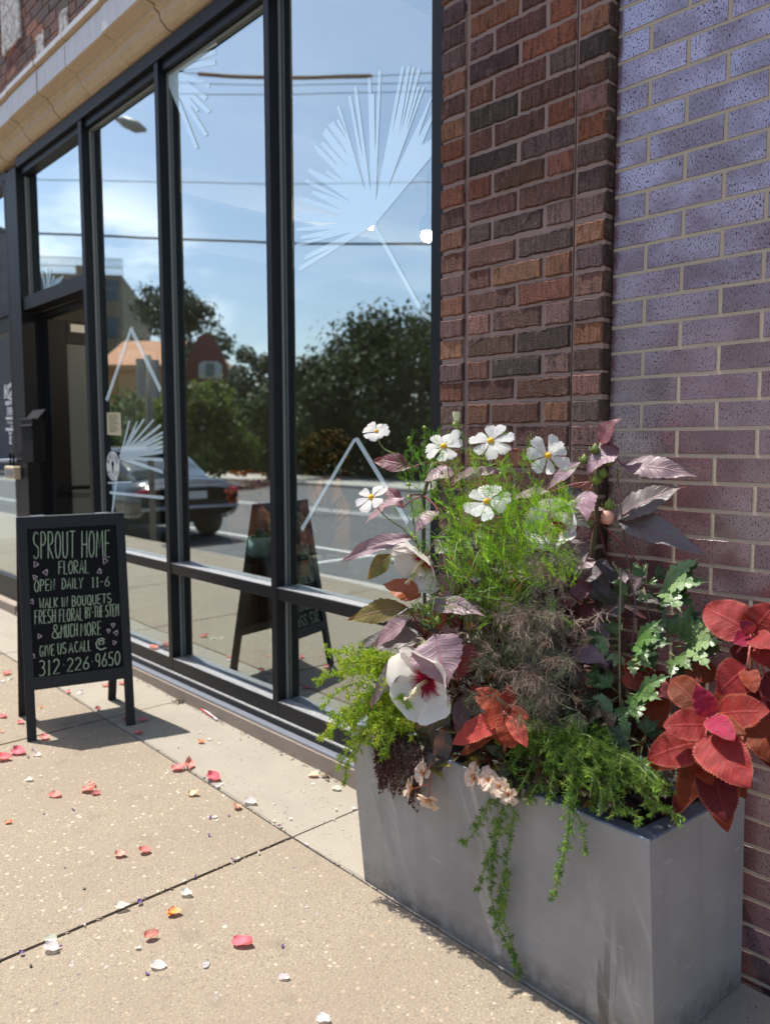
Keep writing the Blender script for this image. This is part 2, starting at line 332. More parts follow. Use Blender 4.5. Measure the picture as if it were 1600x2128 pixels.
def m_petal(name, eye=None, tf=.6):
    t = NT(name); c = t.col(); uv = t.n('UVMap').outputs[0]; s = t.n('SeparateXYZ', {0: uv})
    g = t.noise(t.scale(uv, (26, 1.5, 1)), 1.0, 2); b = t.mix(t.ramp(g, (.45, .0), (.7, .22)), c, tuple([.62, .60, .58]))
    if eye:
        q = t.math('ADD', s.outputs[1], t.math('MULTIPLY', t.math('SUBTRACT', t.noise(t.scale(uv, (22, 1, 1)), 1.0, 2), .5), .35))
        b = t.mix(t.ramp(q, (.25, 1.0), (.46, 0.0)), b, eye)
    t.set(base=b, rough=.6, spec=.3); t.bump(g, .35, .003); t.translucent(b if eye else t.mix(.5, b, (.95, .94, .90)), tf); M[name] = t.mat
m_petal('petal'); m_petal('hibpetal', (.30, .002, .03), .38); m_petal('begpetal', (.85, .42, .10), .45)
plain('pollen', (.75, .42, .02), .8, .4, 400)
plain('bark', (.09, .065, .05), .9, .4, 20)
def vcol(name, rough=.6, **k):
    t = NT(name); n = t.noise(t.pos(), 50, 4); c = t.col(); t.set(base=t.mix(t.math('MULTIPLY', n, .5), c, t.mix(.5, c, (.02, .02, .02))), rough=rough, **k); M[name] = t.mat
vcol('stem', .55); vcol('painted', .5); vcol('gloss', .22, spec=.6); vcol('ceramic', .35)

# ================================================================== GROUND
def sheet(name, x0, x1, y0, y1, z, mat, slope=False):
    b = MB(); n = 24; P = []
    for i in range(n+1):
        x = x0+(x1-x0)*i/n; P += [(x, y0, z+(gz(x) if slope else 0)), (x, y1, z+(gz(x) if slope else 0))]
    b.mesh(P, [(2*i, 2*i+2, 2*i+3, 2*i+1) for i in range(n)]); return tag(b.build(name, mat), kind='structure')
sheet('ground', -260, 200, -260, 160, -.34, M['asphalt'])
sheet('road', -120, 60, -15.0, -2.86, -.17, M['asphalt'])
XJ = [-9.94, -8.43, -6.92, -5.41, -3.915, -2.41, -.905, .62, 2.12, 3.62]
def slabs(name, mat, y0, y1, gap, top):
    b = MB()
    for i in range(len(XJ)-1):
        a, c = XJ[i]+gap/2+rnd(-.001, .001), XJ[i+1]-gap/2; n = 5; dz = 0 if name == 'sidewalk_border' else (.004 if XJ[i] < -1 else 0)
        P = []
        for k in range(n+1):
            x = a+(c-a)*k/n; e = .006 if k in (0, n) else 0; z = gz(x)+top
            P += [(x, y0, z-.1), (x, y0, z-.007), (x, y0+.006, z-e), (x, y1-.006, z-e), (x, y1, z-.007), (x, y1, z-.1)]
        b.mesh(P, [(6*k+j, 6*k+6+j, 6*k+7+j, 6*k+1+j) for k in range(n) for j in range(5)]+[tuple(range(6)), tuple(6*n+5-j for j in range(6))])
    return tag(b.build(name, mat), kind='structure')
slabs('sidewalk', M['aggregate'], -1.985, -.441, .014, 0); slabs('sidewalk_outer', M['aggregate'], -2.60, -1.995, .012, 0)
slabs('sidewalk_border', M['walkstrip'], -.434, -.03, .008, 0)
sheet('sidewalk_bed', -10, 3.7, -2.62, .0, -.022, M['dirt'], True)
b = MB(); b.box((-60, -2.86, -.3), (20, -2.62, .01), bev=.02); tag(b.build('kerb', M['roadfar']), kind='structure')
sheet('sidewalk_far_end', -60, -9.95, -2.62, 1, .06, M['walkstrip'])
b = MB(); b.box((-120, -18.6, -.3), (60, -15.0, -.04), bev=.03); tag(b.build('far_sidewalk', M['roadfar']), kind='structure')
b = MB()
for y in (-4.95, -8.9, -9.2): b.face([(-60, y, -.166), (20, y, -.166), (20, y+.11, -.166), (-60, y+.11, -.166)])
for x in (-6.6, -13.8): b.face([(x, -4.95, -.165), (x+.11, -4.95, -.165), (x+.11, -2.9, -.165), (x, -2.9, -.165)])
tag(b.build('road_markings', M['roadpaint']), kind='structure')
sheet('lawn', -120, 60, -60, -18.6, -.06, plain('lawn', (.07, .10, .03), .95, .4, 8))

# ================================================================== BRICKWORK
def brick_face(b, x0, x1, z0, z1, y, dep, j, c, bev=.004, k=5, edge=0):
    out = []
    for i in range(k): out.append((x0+(x1-x0)*i/k, z0))
    for i in range(2): out.append((x1, z0+(z1-z0)*i/2))
    for i in range(k): out.append((x1-(x1-x0)*i/k, z1))
    for i in range(2): out.append((x0, z1-(z1-z0)*i/2))
    n = len(out); cx, cz = (x0+x1)/2, (z0+z1)/2; ring = [(x+rnd(-j, j)*.6, z+rnd(-j, j)) for x, z in out]
    ins = [(x+(bev if x < cx else -bev)*(abs(x-cx) > (x1-x0)*.3), z+(bev if z < cz else -bev)*.8) for x, z in ring]
    yy = y+rnd(-j, j)*(.5 if j > .001 else .15)
    P = [(x, y+dep, z) for x, z in ring]+[(x, yy+bev*.7+rnd(0, j)*(.5 if j > .001 else .1), z) for x, z in ring]+[(x, yy+rnd(-j, j)*.25, z) for x, z in ins]
    F = [(i, (i+1) % n, n+(i+1) % n, n+i) for i in range(n)]+[(n+i, n+(i+1) % n, 2*n+(i+1) % n, 2*n+i) for i in range(n)]+[tuple(range(2*n, 3*n))]
    b.mesh(P, F[:-1], edge, c); b.mesh([P[i] for i in F[-1]], [tuple(range(n))], 0, c)
DARK = [(.165, .072, .055), (.125, .060, .050), (.185, .078, .056), (.085, .050, .045)]
WARM = [(.32, .115, .060), (.27, .10, .056), (.35, .145, .085), (.23, .095, .060)]
PINK = [(.23, .125, .11), (.30, .14, .11), (.19, .105, .095), (.16, .09, .085)]
CH = .0695
store = thing('storefront_building', 'dark brick shop with black framed floor to ceiling windows and tan stone band over them', 'building', (-2.4, 0, 0))
b = MB(); mo = MB()
YP = -.035
random.seed(11)
nrow = 44
for i in range(-1, nrow):
    z0 = .005+i*CH+.0045; z1 = z0+CH-.0115
    dz = rnd(-.002, .002)
    def put(x0, x1, pool, wts):
        c = jit(random.choices(pool, wts)[0], .18, .08); t = rnd(-.003, .003)
        brick_face(b, x0+t*.5, x1+t*.5, z0+dz+rnd(-.002, .002), z1+dz+rnd(-.0025, .002), YP+rnd(-.002, .002), .03, .0021, c, .0045, 13 if x1-x0 > .13 else 7)
    W1 = [1]*4+[3]*4+[3]*4; W2 = [6]*4+[1.6]*4+[.8]*4; POOL = DARK+WARM+PINK
    put(-.607, -.509, POOL, W1)
    if i % 2: put(-.488, -.304, POOL, W2); put(-.291, -.106, POOL, W2)
    else: put(-.488, -.400, POOL, W1); put(-.387, -.207, POOL, W2); put(-.193, -.106, POOL, W1)
    put(-.094, -.004, POOL, W1)
    # the return of the pier, seen from the side
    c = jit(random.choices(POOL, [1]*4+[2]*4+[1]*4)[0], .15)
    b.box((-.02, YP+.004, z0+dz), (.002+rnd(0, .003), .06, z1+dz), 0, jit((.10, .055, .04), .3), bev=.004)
mo.box((-.6, YP+.006, -.06), (-.509, .29, nrow*CH)); mo.box((-.4885, YP+.006, -.06), (-.104, .29, nrow*CH)); mo.box((-.0985, YP+.006, -.06), (-.003, .29, nrow*CH)); mo.box((-.598, YP+.013, -.06), (-.004, .28, nrow*CH-.01))
b2 = b.build('brick_pier', M['oldbrick'], store); mo.build('pier_mortar', M['mortar_pink'], b2)
# upper wall with the same brick above the stone band
b = MB(); mo = MB()
z = 3.60; k = 0
while z < 5.6:
    x = -9.4+(k % 2)*.1
    while x < 0:
        c = jit(random.choices(DARK+WARM, [5]*4+[1]*4)[0], .15); c = tuple(v*1.15 for v in c)
        brick_face(b, x, min(x+.19, -.004), z, z+CH-.012, -.035, .02, .002, c, .004, 3); x += .202
    z += CH; k += 1
mo.box((-9.4, -.03, 3.58), (-.004, .3, 5.7)); uw = b.build('upper_wall', M['oldbrick'], store); mo.build('wall_mortar', M['mortar_pink'], uw)
for px, py, ww, hh in ((12, 22, .36, .42), (122, 60, .13, .24), (73, 106, .13, .24)):
    b = MB(); p = at(px, py, -.07); brick_face(b, p.x-ww/2, p.x+ww/2, p.z-hh/2, p.z+hh/2, -.044, .02, .008, (1, 1, 1), .008)
    b.build('stone_block', M['oldstone'], store)
# terracotta band: sections with open joints, profile swept along x
random.seed(5)
prof_up = [(-.03, 3.628), (-.150, 3.622), (-.165, 3.610), (-.165, 3.580), (-.140, 3.572), (-.140, 3.556), (-.15, 3.552)]
prof_face = [(-.15, 3.552), (-.15, 3.430)]
prof_low = [(-.15, 3.430), (-.142, 3.424), (-.088, 3.412), (-.086, 3.392), (-.066, 3.384), (-.058, 3.352), (-.030, 3.326), (-.012, 3.318), (.05, 3.312)]
x = -9.4; b = MB()
while x < -.01:
    L = rnd(.42, .50); x1 = min(x+L-.009, -.004); dy = rnd(-.004, .004); dzz = rnd(-.004, .004); pr = prof_up+prof_face[1:]+prof_low[1:]; n = len(pr)
    P = [(xx, y+dy, z+dzz) for xx in (x, x1) for y, z in pr]
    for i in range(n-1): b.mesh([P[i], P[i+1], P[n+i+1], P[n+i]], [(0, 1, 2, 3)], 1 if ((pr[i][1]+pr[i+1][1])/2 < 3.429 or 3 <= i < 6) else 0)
    b.mesh(P[:n]+[(x, .05, 3.628)], [tuple(range(n+1))], 1); b.mesh(P[n:]+[(x1, .05, 3.628)], [tuple(range(n+1))], 1)
    x += L
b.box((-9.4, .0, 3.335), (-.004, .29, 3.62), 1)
b.build('stone_band', [M['terracotta'], M['terracotta_tan']], store)
# new brick wall
nb = thing('brick_wall', 'smooth purple brown iron spot brick wall with cream mortar beside the storefront', 'wall', (1.5, 0, 0))
b = MB(); mo = MB(); random.seed(21)
XW = .006
for i in range(-1, 62):
    z0 = 2.276-(i-10)*0  # placeholder
zr0 = 2.2762
for i in range(-34, 34):
    zt = zr0-i*CH                     # centre of the joint above course i
    if zt > 4.6: continue
    z0, z1 = zt-CH+.0046, zt-.0046
    off = 0 if i % 2 else .1015
    xs = [XW]; x = off if off > .05 else .203
    while x < 3.2: xs.append(x); x += .203
    for a, c in zip(xs, xs[1:]):
        cc = jit(random.choice([(.185, .068, .078), (.155, .052, .056), (.19, .080, .100), (.120, .038, .036), (.165, .056, .062)]), .12, .05)
        brick_face(b, a+(.0052 if a > XW else 0), c-.0052, z0, z1, 0, .02, .0008, cc, .0008, 4, 1)
mo.box((XW, .0010, -.06), (3.3, .3, 4.7))
bw = b.build('brick_facing', [M['newbrick'], M['brickedge']], nb); mo.build('mortar', M['mortar_cream'], nb)

# ================================================================== STOREFRONT FRAME
b = MB(); b.box((-4.9, -.050, -.12), (-.62, .02, .083), bev=.006)
for x in (-8.9,): b.box((x, -.05, -.12), (-4.92, .02, .13), bev=.006)
b.build('stone_base', M['curbstone'], store)
ZH = 3.308                                   # underside of the stone
YG = .06
MUL = [(-3.575, -3.524), (-2.608, -2.566), (-1.646, -1.606)]
fr = MB()
def fb(x0, x1, z0, z1, y0=0.0, y1=.11, m=0, bv=.002): fr.box((x0, y0, z0), (x1, y1, z1), m, bev=bv)
for a, c in MUL: fb(a, c, .12, ZH-.07)
fb(-.684, -.62, .12, ZH-.07, .002); fb(-4.85, -4.63, .0, ZH-.06, -.012, .14)
fb(-4.63, -.62, ZH-.07, ZH-.004, -.006, .11); fb(-4.63, -.62, ZH-.115, ZH-.07, .02, .11)
BAYS = [(-3.524, -2.608), (-2.566, -1.646), (-1.606, -.684)]
for a, c in BAYS:
    fb(a, c, .655, .707, .003, .11); fb(a, c, .125, .195, .001, .11)
fb(-4.63, -3.575, 2.27, 2.36, .003, .11)
# base trim: two ledges stepping out
fr.box((-4.62, -.018, .097), (-.62, .04, .124), 0, bev=.002); fr.box((-3.60, -.046, .083), (-.62, -.006, .0965), 2, bev=.002)
fr.box((-3.60, -.0165, .1242), (-.62, -.001, .1285), 1)
for a, c in BAYS:
    fr.box((a, .0035, .707), (c, .058, .7105), 1); fr.box((a, .0015, .195), (c, .058, .1985), 1)
    for zz0, zz1 in ((.2, .655), (.711, ZH-.117)):
        for xx in (a, c-.007): fr.box((xx+.0005, .046, zz0), (xx+.0065, .0575, zz1), 3)
        fr.box((a+.008, .046, zz1-.009), (c-.008, .0575, zz1-.001), 3)
fr.box((-4.629, .046, 2.362), (-4.622, .0575, ZH-.117), 3)
wf = fr.build('window_frame', [M['frame'], M['sunlit_sill'], M['alum'], M['gasket']], store)
def pane(x0, x1, z0, z1, y=YG):
    p = MB(); p.box((x0, y, z0), (x1, y+.006, z1), 1, ms=[1, 1, 0, 1, 1, 1]); return p.build('pane', [M['glass'], M['glassback']], wf)
for a, c in BAYS: pane(a-.004, c+.004, .19, .66); pane(a-.004, c+.004, .70, ZH-.11)
pane(-4.634, -3.57, 2.35, ZH-.11)

# vinyl on the inside of the glass
YD = .0585
def vinyl(polys, name='vinyl_leaf'):
    m = MB()
    for pl in polys: m.slab([at(x, y, YD) for x, y in pl], (0, -1, 0), .0002)
    o = m.build(name, M['decal'], wf); return o
def zz(s, ox, oy, pts): return [(ox+s*x, oy+s*y) for x, y in pts]
Z5 = lambda p: zz(.3625, 340, 0, p)
fan = [(1192,1300),(780,1555),(772,1530),(950,1425),(810,1490),(808,1465),(1075,1330),(762,1412),(760,1392),(915,1355),(790,1370),(787,1350),(965,1312),(760,1326),(760,1305),(1015,1278),(758,1262),(758,1240),(830,1240),(765,1231),(768,1207),(1060,1243),(772,1142),(780,1120),(1020,1200),(850,1108),(855,1088),(1020,1145),(808,1042),(818,1020),(1075,1155),(825,982),(835,962),(1000,1040),(928,990),(938,970),(1030,1030),(862,845),(872,822),(1000,945),(903,822),(912,803),(1055,950),(910,770),(922,750),(1045,872),(925,718),(937,700),(1050,885),(960,705),(972,688),(1045,790),(990,690),(1003,672),(1050,770),(992,612),(1008,598),(1155,1090),(1058,550),(1075,540),(1140,900),(1090,500),(1108,490),(1187,1095),(1170,440),(1188,438),(1192,535),(1208,530),(1213,870),(1230,408),(1248,400),(1217,1150),(1362,378),(1382,373),(1310,760),(1397,376),(1414,375),(1345,790),(1424,380),(1441,380),(1360,760),(1455,390),(1474,388),(1385,740),(1453,495),(1470,492),(1392,760),(1483,495),(1498,495),(1285,1080),(1530,555),(1545,540),(1460,780),(1540,650),(1545,672),(1480,830),(1542,790),(1545,885),(1215,1280)]
vinyl([Z5(fan)]); vinyl([Z5([(1198,1300),(1216,1285),(1497,1790),(1540,1822),(1540,1850),(1480,1805)])], 'vinyl_stem')
f3 = []
for tx, ty, wd in ((300,240,26),(300,292,27),(298,355,27),(265,490,26),(245,562,26),(262,640,25),(196,635,22),(245,775,22),(190,850,20),(262,112,20),(272,158,22)):
    cx, cy = 6, 395; a = math.atan2(ty-cy, tx-cx); nx, ny = -math.sin(a)*wd/2, math.cos(a)*wd/2
    f3.append(Z5([(cx+nx*1.6, cy+ny*1.6), (tx+nx, ty+ny), (tx-nx, ty-ny), (cx-nx*1.6, cy-ny*1.6)]))
def vrays(polys, name='vinyl_leaf'):
    m = MB()
    for i, pl in enumerate(polys): m.slab([at(x, y, YD-.0002*i) for x, y in pl], (0, -1, 0), .0002)
    return m.build(name, M['decal'], wf)
vrays(f3)
Z2 = lambda p: zz(.16, 130, 860, p)
fan2 = [(742,588),(738,540),(770,440),(858,88),(878,92),(790,450),(962,92),(975,95),(925,235),(1048,62),(1068,68),(850,420),(1175,68),(1192,78),(905,415),(1272,125),(1282,160),(1000,390),(1300,222),(1300,258),(1110,370),(1300,278),(1300,312),(1070,435),(1300,345),(1300,380),(1200,425),(1300,398),(1300,440),(1150,490),(1300,462),(1300,515),(970,560),(1300,575),(1300,615),(900,600),(1302,735),(1302,778),(770,600)]
vinyl([Z2(fan2)])
vrays([Z2([(722,598),(742,590),(655,1280),(636,1280)]), Z2([(612,1005),(1312,1068),(1312,1112),(612,1040)]), Z2([(590,884),(900,878),(900,896),(590,908)])], 'vinyl_stem')
vrays([[(270,680),(276,681),(224,834),(219,830)], [(268,683),(274,678),(335,806),(332,816)]], 'vinyl_stem')
vrays([[(734,912),(743,908),(629,1104),(624,1098)], [(738,915),(744,909),(850,1082),(845,1092)]], 'vinyl_stem')
f1 = []
for tx, ty in ((86,560),(97,556),(104,560),(112,572),(118,578),(125,575),(131,572),(138,590),(143,603),(146,622)):
    f1.append([(104+(tx-115)*.22, 676), (tx-2, ty), (tx+2, ty+1), (108+(tx-115)*.22, 676)])
m = MB()
for i, pl in enumerate(f1):
    q = [at(x, y, YD-.0002*i) for x, y in pl]
    for v in q: v.z = max(v.z, 2.345)
    m.slab(q, (0, -1, 0), .0002)
m.build('vinyl_leaf', M['decal'], wf)

# ---------------- lettering: single stroke capitals in a unit box
def arc(cx, cy, rx, ry_, a0, a1, n=9): return [(cx+rx*math.cos(R_(a0+(a1-a0)*i/n)), cy+ry_*math.sin(R_(a0+(a1-a0)*i/n))) for i in range(n+1)]
GL = {
'S': [arc(.5,.75,.42,.25,40,270,8)[0:]+arc(.5,.25,.45,.25,90,-150,8)], 'P': [[(.1,0),(.1,1)], [(.1,1)]+arc(.45,.75,.42,.25,90,-90,7)+[(.1,.5)]],
'R': [[(.1,0),(.1,1)], [(.1,1)]+arc(.45,.76,.42,.24,90,-90,7)+[(.15,.5),(.95,0)]], 'O': [arc(.5,.5,.46,.5,90,450,16)], 'U': [[(.08,1),(.1,.3)]+arc(.5,.25,.4,.25,180,360,7)+[(.9,1)]],
'T': [[(0,1),(1,1)], [(.5,1),(.5,0)]], 'H': [[(.08,1),(.08,0)], [(.92,1),(.92,0)], [(.08,.5),(.92,.5)]], 'M': [[(.04,0),(.12,1),(.5,.35),(.88,1),(.96,0)]],
'E': [[(.95,1),(.1,1),(.1,0),(.95,0)], [(.1,.52),(.8,.52)]], 'F': [[(.95,1),(.1,1),(.1,0)], [(.1,.55),(.8,.55)]], 'L': [[(.1,1),(.1,0),(.95,0)]],
'A': [[(.02,0),(.5,1),(.98,0)], [(.2,.36),(.8,.36)]], 'N': [[(.08,0),(.08,1),(.92,0),(.92,1)]], 'D': [[(.1,0),(.1,1)], [(.1,1)]+arc(.3,.5,.65,.5,90,-90,10)+[(.1,0)]],
'I': [[(.5,1),(.5,0)]], 'Y': [[(.02,1),(.5,.45),(.98,1)], [(.5,.45),(.4,0)]], 'W': [[(.02,1),(.25,0),(.5,.75),(.75,0),(.98,1)]], 'K': [[(.1,1),(.1,0)], [(.95,1),(.15,.45),(.95,0)]],
'B': [[(.1,0),(.1,1)], [(.1,1)]+arc(.4,.76,.42,.24,90,-90,6)+[(.12,.52)]+arc(.45,.26,.48,.26,90,-90,6)+[(.1,0)]], 'Q': [arc(.5,.5,.46,.5,90,450,14), [(.6,.25),(1,-.1)]],
'C': [arc(.55,.5,.48,.5,50,310,11)], 'G': [arc(.55,.5,.48,.5,50,320,11)+[(.95,.45),(.6,.45)]], 'V': [[(.02,1),(.5,0),(.98,1)]], 'X': [[(0,1),(1,0)], [(1,1),(0,0)]], 'Z': [[(0,1),(1,1),(0,0),(1,0)]], 'J': [[(.8,1),(.8,.3)]+arc(.45,.25,.35,.25,0,-170,6)],
'&': [[(1,0),(.25,.75)]+arc(.45,.83,.24,.17,200,-40,8)+[(.2,.45)]+arc(.42,.24,.4,.24,140,300,8)+[(1,.45)]],
'1': [[(.25,.85),(.5,1),(.5,0)], [(.2,0),(.8,0)]], '6': [[(.75,1),(.3,.6)]+arc(.5,.27,.42,.27,150,510,12)], '3': [arc(.45,.76,.4,.24,140,-80,8)+arc(.45,.26,.48,.27,80,-140,9)], '2': [arc(.5,.72,.42,.28,160,-20,8)+[(.05,0),(.98,0)]],
'9': [arc(.5,.7,.4,.3,20,380,12)+[(.8,0)]], '5': [[(.9,1),(.2,1),(.15,.55)]+arc(.45,.3,.47,.3,110,-140,9)], '0': [arc(.5,.5,.45,.5,90,450,14)], '-': [[(.1,.5),(.9,.5)]], '.': [[(.45,.5),(.55,.5)]], '@': [arc(.55,.52,.2,.2,-60,250,9)+arc(.5,.5,.48,.5,230,40,10)[::-1][:0]+[(.62,.34)]],
'|': [[(.5,1),(.5,0)]],
}
GW = {'I': .4, 'M': 1.25, 'W': 1.25, ' ': .55, '.': .45, '-': .55, '1': .6, '&': 1.15, '|': .4, 'L': .85, 'E': .9, 'F': .9}
def text_strokes(s):                     # -> strokes in (0..1, 0..1) and total
    ws = [GW.get(ch, 1.0) for ch in s]; gap = .28; tot = sum(ws)+gap*(len(s)-1); x = 0; out = []
    for ch, wd in zip(s, ws):
        for st in GL.get(ch, []): out.append([((x+px*wd)/tot, py) for px, py in st])
        x += wd+gap
    return out
def ribbon(mb, pts, wd, nrm, m=0, h=.0007):
    pts = [V(p) for p in pts]; nrm = V(nrm).normalized(); L = []; Rr = []
    for i, p in enumerate(pts):
        t = pts[min(i+1, len(pts)-1)]-pts[max(0, i-1)]
        if t.length < 1e-7: t = V((1, 0, 0))
        s = nrm.cross(t.normalized())*wd/2*rnd(.85, 1.15); L.append(p+s+nrm*h); Rr.append(p-s+nrm*h)
    for i in range(len(pts)-1): mb.face([Rr[i], Rr[i+1], L[i+1], L[i]], m)

# sticker, notice and door
def on_glass(px, py): return at(px, py, YD)
b = MB(); g = [on_glass(222, 857), on_glass(223, 903), on_glass(252, 905), on_glass(250, 857)]; b.slab(g, (0, -1, 0), .001); nt_ = b.build('notice', M['paper'], wf)
b = MB()
for i in range(9):
    k = .12+.09*i; l0 = g[0].lerp(g[1], k); r0 = g[3].lerp(g[2], k); ribbon(b, [l0.lerp(r0, .15), l0.lerp(r0, rnd(.6, .88))], .006, (0, -1, 0), 0, .0008)
b.build('notice_text', plain('ink', (.25, .2, .12), .8), nt_)
def sticker(px, py, rz_):
    o = on_glass(px, py); o.y = .0584; rx = rz_; b = MB(); n = 40
    ring = lambda r: [o+V((math.cos(2*math.pi*i/n)*r, 0, math.sin(2*math.pi*i/n)*r)) for i in range(n)]
    a, c = ring(rx), ring(rx*.55); b.mesh(a+c, [(i, (i+1) % n, n+(i+1) % n, n+i) for i in range(n)])
    d = ring(rx*.48); b.face(d)
    s = b.build('sticker', M['white'], wf); k = MB(); o2 = o+V((0, -.0004, 0))
    def ringtext(txt, a0, a1):
        for i, ch in enumerate(txt):
            th = R_(a0+(a1-a0)*i/max(1, len(txt)-1)); flip = 1
            er = V((math.cos(th), 0, math.sin(th))); et = V((math.sin(th), 0, -math.cos(th)))
            for st in GL.get(ch, []): ribbon(k, [o2+er*(rx*(.64+.27*y))+et*(rx*.16*(x-.5)) for x, y in st], rx*.05, (0, -1, 0))
    ringtext('BLACK', 160, 105); ringtext('LIVES', 80, 20); ringtext('MATTER', -35, -145)
    fist = [(-.12,-.42),(.12,-.42),(.13,-.1),(.2,.05),(.2,.25),(.12,.34),(-.14,.34),(-.2,.26),(-.2,.02),(-.12,-.1)]
    k.slab([o2+V((x*rx, 0, y*rx)) for x, y in fist], (0, -1, 0), .0002)
    k.build('sticker_print', M['black'], s)
sticker(234.5, 968, .088)

# door leaf standing open into the shop
door = MB(); X0, X1 = -4.60, -4.555; Y0, Y1 = .14, 1.10; ZT = 2.22
for (ya, yb, za, zb) in ((Y0, Y0+.13, .03, ZT), (Y1-.13, Y1, .03, ZT), (Y0+.13, Y1-.13, .03, .3), (Y0+.13, Y1-.13, ZT-.16, ZT)): door.box((X0, ya, za), (X1, yb, zb), bev=.003)
dr = door.build('door', M['frame'], store)
b = MB(); b.box((X0+.015, Y0+.125, .295), (X1-.015, Y1-.125, ZT-.155), 0, ms=[1, 1, 1, 0, 1, 1]); b.build('door_pane', [NT('frost').set(base=(.13, .145, .145), rough=.3).mat, M['glassback']], dr)
b = MB(); b.tube([(X1+.01, Y0+.06, 1.02), (X1+.06, Y0+.08, 1.02), (X1+.06, Y1-.1, 1.02), (X1+.01, Y1-.08, 1.02)], .014, 8); b.build('handle', M['black'], dr, True)
b = MB(); b.box((X1+.001, Y0+.16, ZT-.075), (X1+.004, Y0+.44, ZT-.02), 0); b.box((X1+.0042, Y0+.36, ZT-.068), (X1+.005, Y0+.42, ZT-.03), 1); b.build('closer_plate', [M['white'], plain('blue', (.03, .06, .25))], dr)
b = MB(); b.box((-4.63, .14, 0), (-4.605, .2, ZT+.05)); b.box((-3.6, .11, .0), (-3.52, .18, ZT+.05)); b.box((-4.63, .12, ZT+.01), (-3.53, .18, ZT+.05)); b.build('door_jamb', M['frame'], store)
b = MB(); b.box((-4.63, -.04, .0), (-3.58, .2, .045), bev=.006); b.build('threshold', M['alum'], store)

# neighbouring shop door at the far left
fr = MB()
fr.box((-4.935, .0, .13), (-4.89, .11, 3.22), 0, bev=.002); fr.box((-8.9, 0, 3.2), (-4.87, .11, 3.28), 0, bev=.003); fr.box((-8.9, .004, 2.28), (-4.935, .11, 2.37), 0)
fr.box((-6.02, 0, .13), (-5.96, .11, 3.2), 0, bev=.002); fr.box((-7.5, 0, .13), (-7.44, .11, 3.2), 0); fr.box((-5.96, .02, .06), (-4.935, .08, .30), 0); fr.box((-5.0, .018, .30), (-4.936, .082, 2.28), 0); fr.box((-5.96, .018, .3), (-5.88, .082, 2.28), 0); fr.box((-8.9, .02, .1), (-6.02, .08, .25), 0); fr.box((-5.96, .019, 2.16), (-4.936, .081, 2.28), 0)
nd = fr.build('shop_door_frame', M['frame'], store)
for a in ((-5.88, -5.0, .3, 2.16), (-5.96, -4.935, 2.37, 3.2), (-7.44, -6.02, .25, 2.28), (-7.44, -6.02, 2.37, 3.2), (-8.9, -7.5, .25, 3.2)):
    p = MB(); p.box((a[0], .05, a[2]), (a[1], .056, a[3]), 1, ms=[1, 1, 0, 1, 1, 1]); p.build('pane', [M['glass'], M['glassback']], nd)
b = MB(); b.tube([at(-20, 957, -.03), at(34, 957, -.03)], .013, 8); b.tube([at(33, 957, -.03), at(33, 957, .03)], .01, 6); b.build('handle', M['alum'], nd, True)
b = MB()
def gtext(s, px0, px1, py0, py1, wd):
    for st in text_strokes(s):
        ribbon(b, [at(px0+(px1-px0)*x, py1+(py0-py1)*y, .046) for x, y in st], wd, (0, -1, 0))
gtext('H2C', 10, 35, 799, 828, .034); gtext('HOSPITALITY', 11, 35, 834, 841, .012); gtext('DESIGN', 15, 36, 847, 854, .010); gtext('CATERING', 15, 36, 856, 862, .010)
for y in (869, 892): ribbon(b, [at(12, y, .046), at(36, y, .046)], .02, (0, -1, 0))
gtext('W CHICAGO', 15, 36, 876, 880, .007); gtext('AVE', 22, 35, 883, 887, .007); gtext('V', 18, 24, 897, 903, .014); gtext('E73', 20, 36, 908, 921, .018)
b.build('door_lettering', M['white'], nd)
mb_ = thing('mailbox', 'black wall mounted letter box on the dark post left of the open door', 'mailbox', at(52, 905, -.03))
p0 = at(40, 960, -.12); p1 = at(60, 868, -.12); b = MB(); b.box((p0.x, -.10, p0.z), (p1.x, -.014, p1.z), bev=.006); b.build('box', M['black'], mb_)
b = MB(); b.hexa([(p0.x-.006, -.108, p1.z-.06), (p1.x+.006, -.108, p1.z-.06), (p1.x+.006, -.012, p1.z+.045), (p0.x-.01, -.012, p1.z+.045), (p0.x-.006, -.108, p1.z-.05), (p1.x+.006, -.108, p1.z-.05), (p1.x+.006, -.012, p1.z+.06), (p0.x-.01, -.012, p1.z+.06)]); b.build('lid', M['black'], mb_)
lk = thing('lockbox', 'beige key lockbox hanging from the pull bar of the shop door', 'lockbox', at(26, 994, -.05))
q0, q1 = at(17, 994, -.05), at(35, 969, -.05); b = MB(); b.box((q0.x, -.075, q0.z), (q1.x, -.02, q1.z), bev=.008); b.build('body', plain('beige', (.55, .45, .30), .5), lk)
b = MB(); b.box((q0.x+.03, -.079, q0.z+.02), (q1.x-.02, -.0755, q1.z-.02)); b.build('keypad', M['gasket'], lk)
b = MB(); b.tube([(q0.x+.05, -.045, q1.z-.01), (q0.x+.05, -.045, q1.z+.08), (q0.x+.08, -.045, q1.z+.11), (q0.x+.12, -.045, q1.z+.08), (q0.x+.12, -.045, q1.z-.01)], .008, 6); b.build('shackle', M['black'], lk, True)

